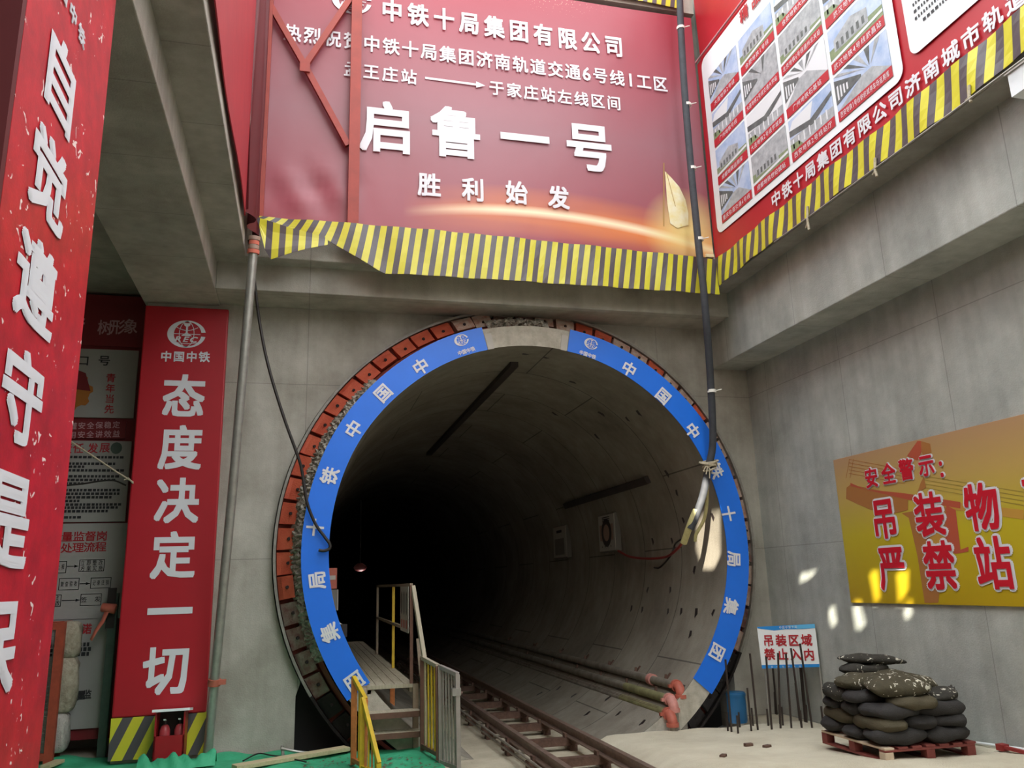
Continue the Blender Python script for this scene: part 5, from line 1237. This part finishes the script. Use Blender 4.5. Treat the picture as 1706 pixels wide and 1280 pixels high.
h7p = lambda x, y: (1200 + x / 5.567, 1020 + y / 5.567)
def rebar(base, top, label, group=None, r=.013):
    ub, vb = h7p(*base); ut, vt = h7p(*top); b = atz(ub, vb, .03)
    b = atz(ub, vb, sandz(b.y)); b.x = min(b.x, 6.98); b.z = sandz(b.y) - .04; tp = aty(ut, vt, b.y); tp.x = min(tp.x, 7.0)
    mb = MB(); mb.tube([b, (b + tp) / 2, tp], r, 'rebar_rust', 7); tag(mb.build('rebar', loc=b), label, 'rebar', group)
tall = [((105, 1115), (48, 440), 'tall rebar at the left end of the row, before the blue barrel'), ((350, 1105), (275, 385), 'tall rebar second from the left end of the row, right of the blue barrel'),
        ((478, 1100), (425, 415), 'tall rebar rising before the lower left corner of the small sign'), ((558, 1085), (535, 380), 'tall rebar before the second character of the small sign'),
        ((660, 1080), (608, 385), 'tall rebar before the middle of the small sign'), ((755, 1065), (655, 335), 'tall leaning rebar crossing the third character of the small sign'),
        ((852, 1065), (740, 293), 'tallest leaning rebar crossing the small sign at its upper right'), ((822, 1015), (788, 375), 'tall rebar before the last character of the small sign'),
        ((890, 1005), (816, 360), 'tall rebar nearest the right edge of the small sign'), ((1100, 900), (1000, 220), 'tall rebar right of the small sign, left of two standing apart'), ((1235, 760), (1175, 245), 'tall rebar behind the sandbags, right of two standing apart')]
for b, tp, l in tall: rebar(b, tp, l, 'tall rebars by the right wall', .014)
mid = [((290, 1115), (250, 705), 'knee high rebar with a pale tip between the two tall left rebars'), ((975, 905), (955, 710), 'knee high rebar beside the right pole of the small sign'), ((740, 1000), (695, 660), 'pale half height rebar under the small sign')]
for b, tp, l in mid: rebar(b, tp, l, 'half height rebars by the right wall', .013)
for b, tp in (((70, 1105), (62, 930)), ((165, 1130), (155, 960)), ((182, 1072), (170, 930)), ((305, 1062), (290, 890)), ((445, 1052), (432, 900)), ((553, 1030), (545, 860)), ((580, 1042), (570, 880)), ((756, 1068), (740, 912)), ((820, 1016), (812, 860)), ((955, 1052), (935, 875))):
    rebar(b, tp, 'short rusty rebar stub sticking out of the sand below the small sign', 'short rebar stubs', .013)
t = thing('blue_barrel', 'small blue plastic barrel standing behind the left rebars', 'barrel', (0, 0, 0)); p = aty(1228, 1184, .1); t.location = (p.x, .1, 0.0); ORG[t.name] = V(t.location)
mb = MB(); R_ = .135; mb.tube([(p.x, .1, 0), (p.x, .1, .03), (p.x, .1, .38), (p.x, .1, .41)], [R_ * .93, R_, R_, R_ * .95], 'barrel_blue', 20); mb.build('body', t); mb = MB(); mb.tube([(p.x, .1, .36), (p.x, .1, .39)], R_ * 1.05, 'barrel_blue', 20); mb.build('rim', t)

# pallet of sandbags
pc = V((6.12, -3.18, sandz(-3.18) + .022)); PRZ = math.radians(-2.5)
def PW(x, y, z): return pc + Matrix.Rotation(PRZ, 3, 'Z') @ V((x * .93, y, z))
t = thing('pallet', 'reddish brown wooden pallet carrying the sandbag stack', 'pallet', pc)
def pbox(name, x0, y0, z0, x1, y1, z1, m):
    mb = MB(); c = PW((x0 + x1) / 2, (y0 + y1) / 2, (z0 + z1) / 2); h = V(((x1 - x0) * .93, y1 - y0, z1 - z0)) / 2; mb.box(c - h, c + h, m, rz=PRZ); mb.build(name, t, bevel=.004)
for k in range(7): x = -.55 + k * .1667; pbox('deck_board', x, -.55, .115, x + .115, .55, .137, 'pallet_red' if k not in (0,) else 'pallet_pale')
for x in (-.55, -.05, .45):
    for y in (-.55, -.05, .45): pbox('block', x, y, .022, x + .1, y + .1, .095, 'pallet_red' if (x, y) != (-.55, -.55) else 'pallet_pale')
for y in (-.55, -.05, .45): pbox('stringer_board', -.55, y, .095, .55, y + .1, .115, 'pallet_red')
for x in (-.55, -.05, .45): pbox('bottom_board', x, -.55, 0, x + .1, .55, .022, 'pallet_red')
BAGS = []
def sandbag(label, x, y, z, l, wd, h, rz, m, seed, tilt=0.0, tax='Y', droop=0.0, group='sandbags on the pallet'):
    R_ = random.Random(seed); mb = MB(); vs = []; nu, nv = 36, 18; rot = Matrix.Rotation(PRZ + rz, 3, 'Z') @ Matrix.Rotation(tilt, 3, tax); c = PW(x, y, z + h / 2)
    ph1, ph2, ph3 = (R_.uniform(0, 6) for _ in range(3))
    for j in range(nv + 1):
        ph = -PI / 2 + PI * j / nv
        for i in range(nu):
            th = 2 * PI * i / nu; ct, st = math.cos(th), math.sin(th)
            kx = math.copysign(abs(ct) ** .6, ct); ky = math.copysign(abs(st) ** .6, st); k = abs(math.cos(ph)) ** .5; kz = math.copysign(abs(math.sin(ph)) ** .9, math.sin(ph))
            X = kx * k; Y = ky * k
            pinch = 1 - .32 * max(0, abs(X) - .72) / .28                                     # flat sewn ends
            zz = kz * pinch * (1 + .22 * math.sin(3.1 * X * 2 + ph1) * math.cos(2.2 * Y + ph2)) + .10 * math.sin(4 * X + ph3) * k
            sx = 1 + .05 * math.sin(3 * th + ph2) + R_.uniform(-.012, .012)
            zz -= droop * X * X
            vs.append(c + rot @ V((X * l / 2 * sx, Y * wd / 2 * sx * (1 + .08 * math.cos(PI * X)), zz * h / 2)))
    mb.add(vs, [(j * nu + i, j * nu + (i + 1) % nu, (j + 1) * nu + (i + 1) % nu, (j + 1) * nu + i) for j in range(nv) for i in range(nu)], m, True)
    tag(mb.build('sandbag', loc=c - V((0, 0, h / 2))), label, 'sandbag', group)
z = .137; h = .15
lay = ['bottom', 'second', 'third']
for L in range(3):
    zz = z + L * .118; ins = .03 * L
    if L % 2 == 0:      # three bags along the camera side, front to back
        rows = [(-.36, 0), (0.0, 0), (.36, 0)]; names = ['front', 'middle', 'back']
        for r, (y, _) in enumerate(rows):
            for cidx, x in enumerate((-.28, .28)):
                sandbag('dark sandbag in the %s layer, %s row, %s end of the pallet' % (lay[L], names[r], 'tunnel side' if cidx == 0 else 'wall side'), x * (1 - ins), y * (1 - ins), zz, .60, .40, h * random.uniform(.95, 1.1), random.uniform(-.08, .08), 'bag_dark' if random.random() < .8 else 'bag_brown', 100 + L * 10 + r * 2 + cidx)
    else:
        for cidx, x in enumerate((-.36, 0, .36)):
            for r, y in enumerate((-.28, .28)):
                sandbag('dark sandbag in the %s layer, %s of three across at the %s' % (lay[L], ('tunnel side', 'middle', 'wall side')[cidx], 'front' if r == 0 else 'back'), x * (1 - ins), y * (1 - ins), zz, .60, .40, h * random.uniform(.95, 1.1), PI / 2 + random.uniform(-.08, .08), 'bag_dark' if random.random() < .7 else 'bag_brown', 140 + L * 10 + r * 3 + cidx)
zz = z + 3 * .118
for lab, x, y, dz, l, wd, hh, rz, m, sd, ti, ax, dr in (
    ('flecked sandbag standing on end against the tunnel side of the stack', -.44, .22, .0, .50, .34, .15, 1.5, 'bag_flecked', 201, .10, 'X', 0),
    ('dark rounded sandbag at the fourth layer facing the tunnel', -.40, -.10, .0, .44, .34, .13, .1, 'bag_dark', 202, .05, 'Y', 0),
    ('olive brown sandbag tucked under the large spotted bag', -.05, -.42, -.02, .50, .34, .12, .1, 'bag_brown', 203, .1, 'X', 0),
    ('flecked sandbag at the wall side of the fourth layer with a pale splash', .40, -.20, -.01, .58, .40, .13, 1.3, 'bag_flecked', 204, -.12, 'X', 0),
    ('flecked sandbag at the back wall side of the fourth layer', .40, .28, .0, .56, .40, .13, 1.5, 'bag_flecked', 205, .0, 'Y', 0),
    ('plain dark sandbag at the back middle of the fourth layer', -.02, .30, .0, .50, .40, .13, 1.5, 'bag_dark', 206, .0, 'Y', 0),
    ('large sandbag with pale spots draped over the front of the stack', -.12, -.30, .115, .66, .44, .16, .05, 'bag_spotted', 207, .22, 'X', .25),
    ('spotted sandbag lying behind the large spotted one on the tunnel side', -.30, .05, .125, .60, .36, .15, .25, 'bag_spotted', 208, .05, 'X', 0),
    ('spotted sandbag sloping down the wall side of the stack', .26, .02, .125, .66, .38, .14, -.45, 'bag_spotted', 209, .22, 'Y', .2),
    ('flecked sandbag with a greenish print just under the topmost bag', -.10, .26, .235, .56, .34, .12, .2, 'bag_flecked', 210, .0, 'Y', 0),
    ('long flat flecked sandbag topmost of the stack', .04, .26, .345, .74, .32, .095, -.10, 'bag_flecked', 211, .08, 'Y', .3)):
    sandbag(lab, x, y, zz + dz, l, wd, hh, rz, m, sd, ti, ax, dr)

# things along the right side
yA = -2.2; mb = MB(); P = [V((7.03, y, sandz(y) + .03)) for y in (-1.0, -2.4, -3.2, -4.2, -6.0)]; mb.tube(P, .016, 'sign_white', 8); tag(mb.build('floor_conduit', loc=P[0]), 'thin white conduit along the foot of the right wall', 'conduit')
p = atx(1692, 1246, 6.95); t = thing('hand_tool', 'small dark red tool lying at the foot of the right wall', 'tool', (6.95, p.y, sandz(p.y))); mb = MB(); zf = sandz(p.y); mb.bar((6.93, p.y + .12, zf + .035), (6.9, p.y - .25, zf + .035), .04, .03, 'wire_red'); mb.build('handle', t); mb = MB(); mb.box((6.89, p.y + .11, zf + .0), (6.98, p.y + .19, zf + .06), 'wire_red'); mb.build('tool_head', t)
t = thing('slab_bracket', 'pale steel bracket hanging under the right slab edge at the picture edge', 'bracket', (6.2, -6.0, 6.4)); a = atz(1671, 125, 6.40); mb = MB(); mb.box((6.10, a.y - .55, 6.16), (6.40, a.y - .02, 6.41), 'panel_white'); mb.build('plate', t); mb = MB(); mb.box((6.08, a.y - .57, 6.385), (6.42, a.y, 6.41), 'steel_galv'); mb.build('flange', t)
mb = MB(); mb.tube([(6.03, -2.2, 6.37), (6.03, -3.6, 6.37), (6.02, -5.2, 6.36), (6.03, -6.8, 6.38)], .011, 'steel_galv', 6); tag(mb.build('edge_wire', loc=(6.03, -2.2, 6.37)), 'thin wire running under the right striped sheet', 'wire')
for (u, v0, v1), l in (((1346, 350, 383), 'frayed cord hanging under the right striped sheet, nearest the corner'), ((1459, 270, 294), 'frayed cord hanging under the middle of the right striped sheet'), ((1616, 150, 170), 'frayed cord hanging under the right striped sheet, nearest the camera')):
    a, b = atx(u, v0, 6.03), atx(u + 2, v1, 6.03); mb = MB(); mb.tube([a + V((0, 0, .05)), (a + b) / 2 + V((0, .02, 0)), b], .016, 'rope', 6); mb.tube([(a + b) / 2, b + V((0, .06, .05))], .010, 'rope', 6); tag(mb.build('tie_cord', loc=a), l, 'cord')
mb = MB(); random.seed(3); pts = []
for k in range(26):
    tt = 2 * PI * k / 26; r = random.uniform(.75, 1.1); x = math.cos(tt) * 9 * r; y = math.sin(tt) * 17 * r; pts.append(atx(1585 + x + (3 if y > 0 else 0), 1158 + y, 7.078))
mb.add(pts, [tuple(range(26))], 'stain'); o = mb.build('wall_stain', loc=pts[0]); struct(o)
for (u, v), n_ in (((1247, 1243), 0), ((1278, 1246), 1), ((1205, 1262), 2)):
    q = atz(u, v, .1); q = atz(u, v, sandz(q.y)); mb = MB(); mb.box(q - V((.05, .03, .02)), q + V((.05, .03, .03)), 'rust', rz=.4 * n_); tag(mb.build('sand_debris', loc=q, bevel=.008), ('small dark scrap on the sand below the rebars, left one', 'small dark scrap on the sand below the rebars, right one', 'small dark scrap on the sand nearest the camera')[n_], 'scrap')
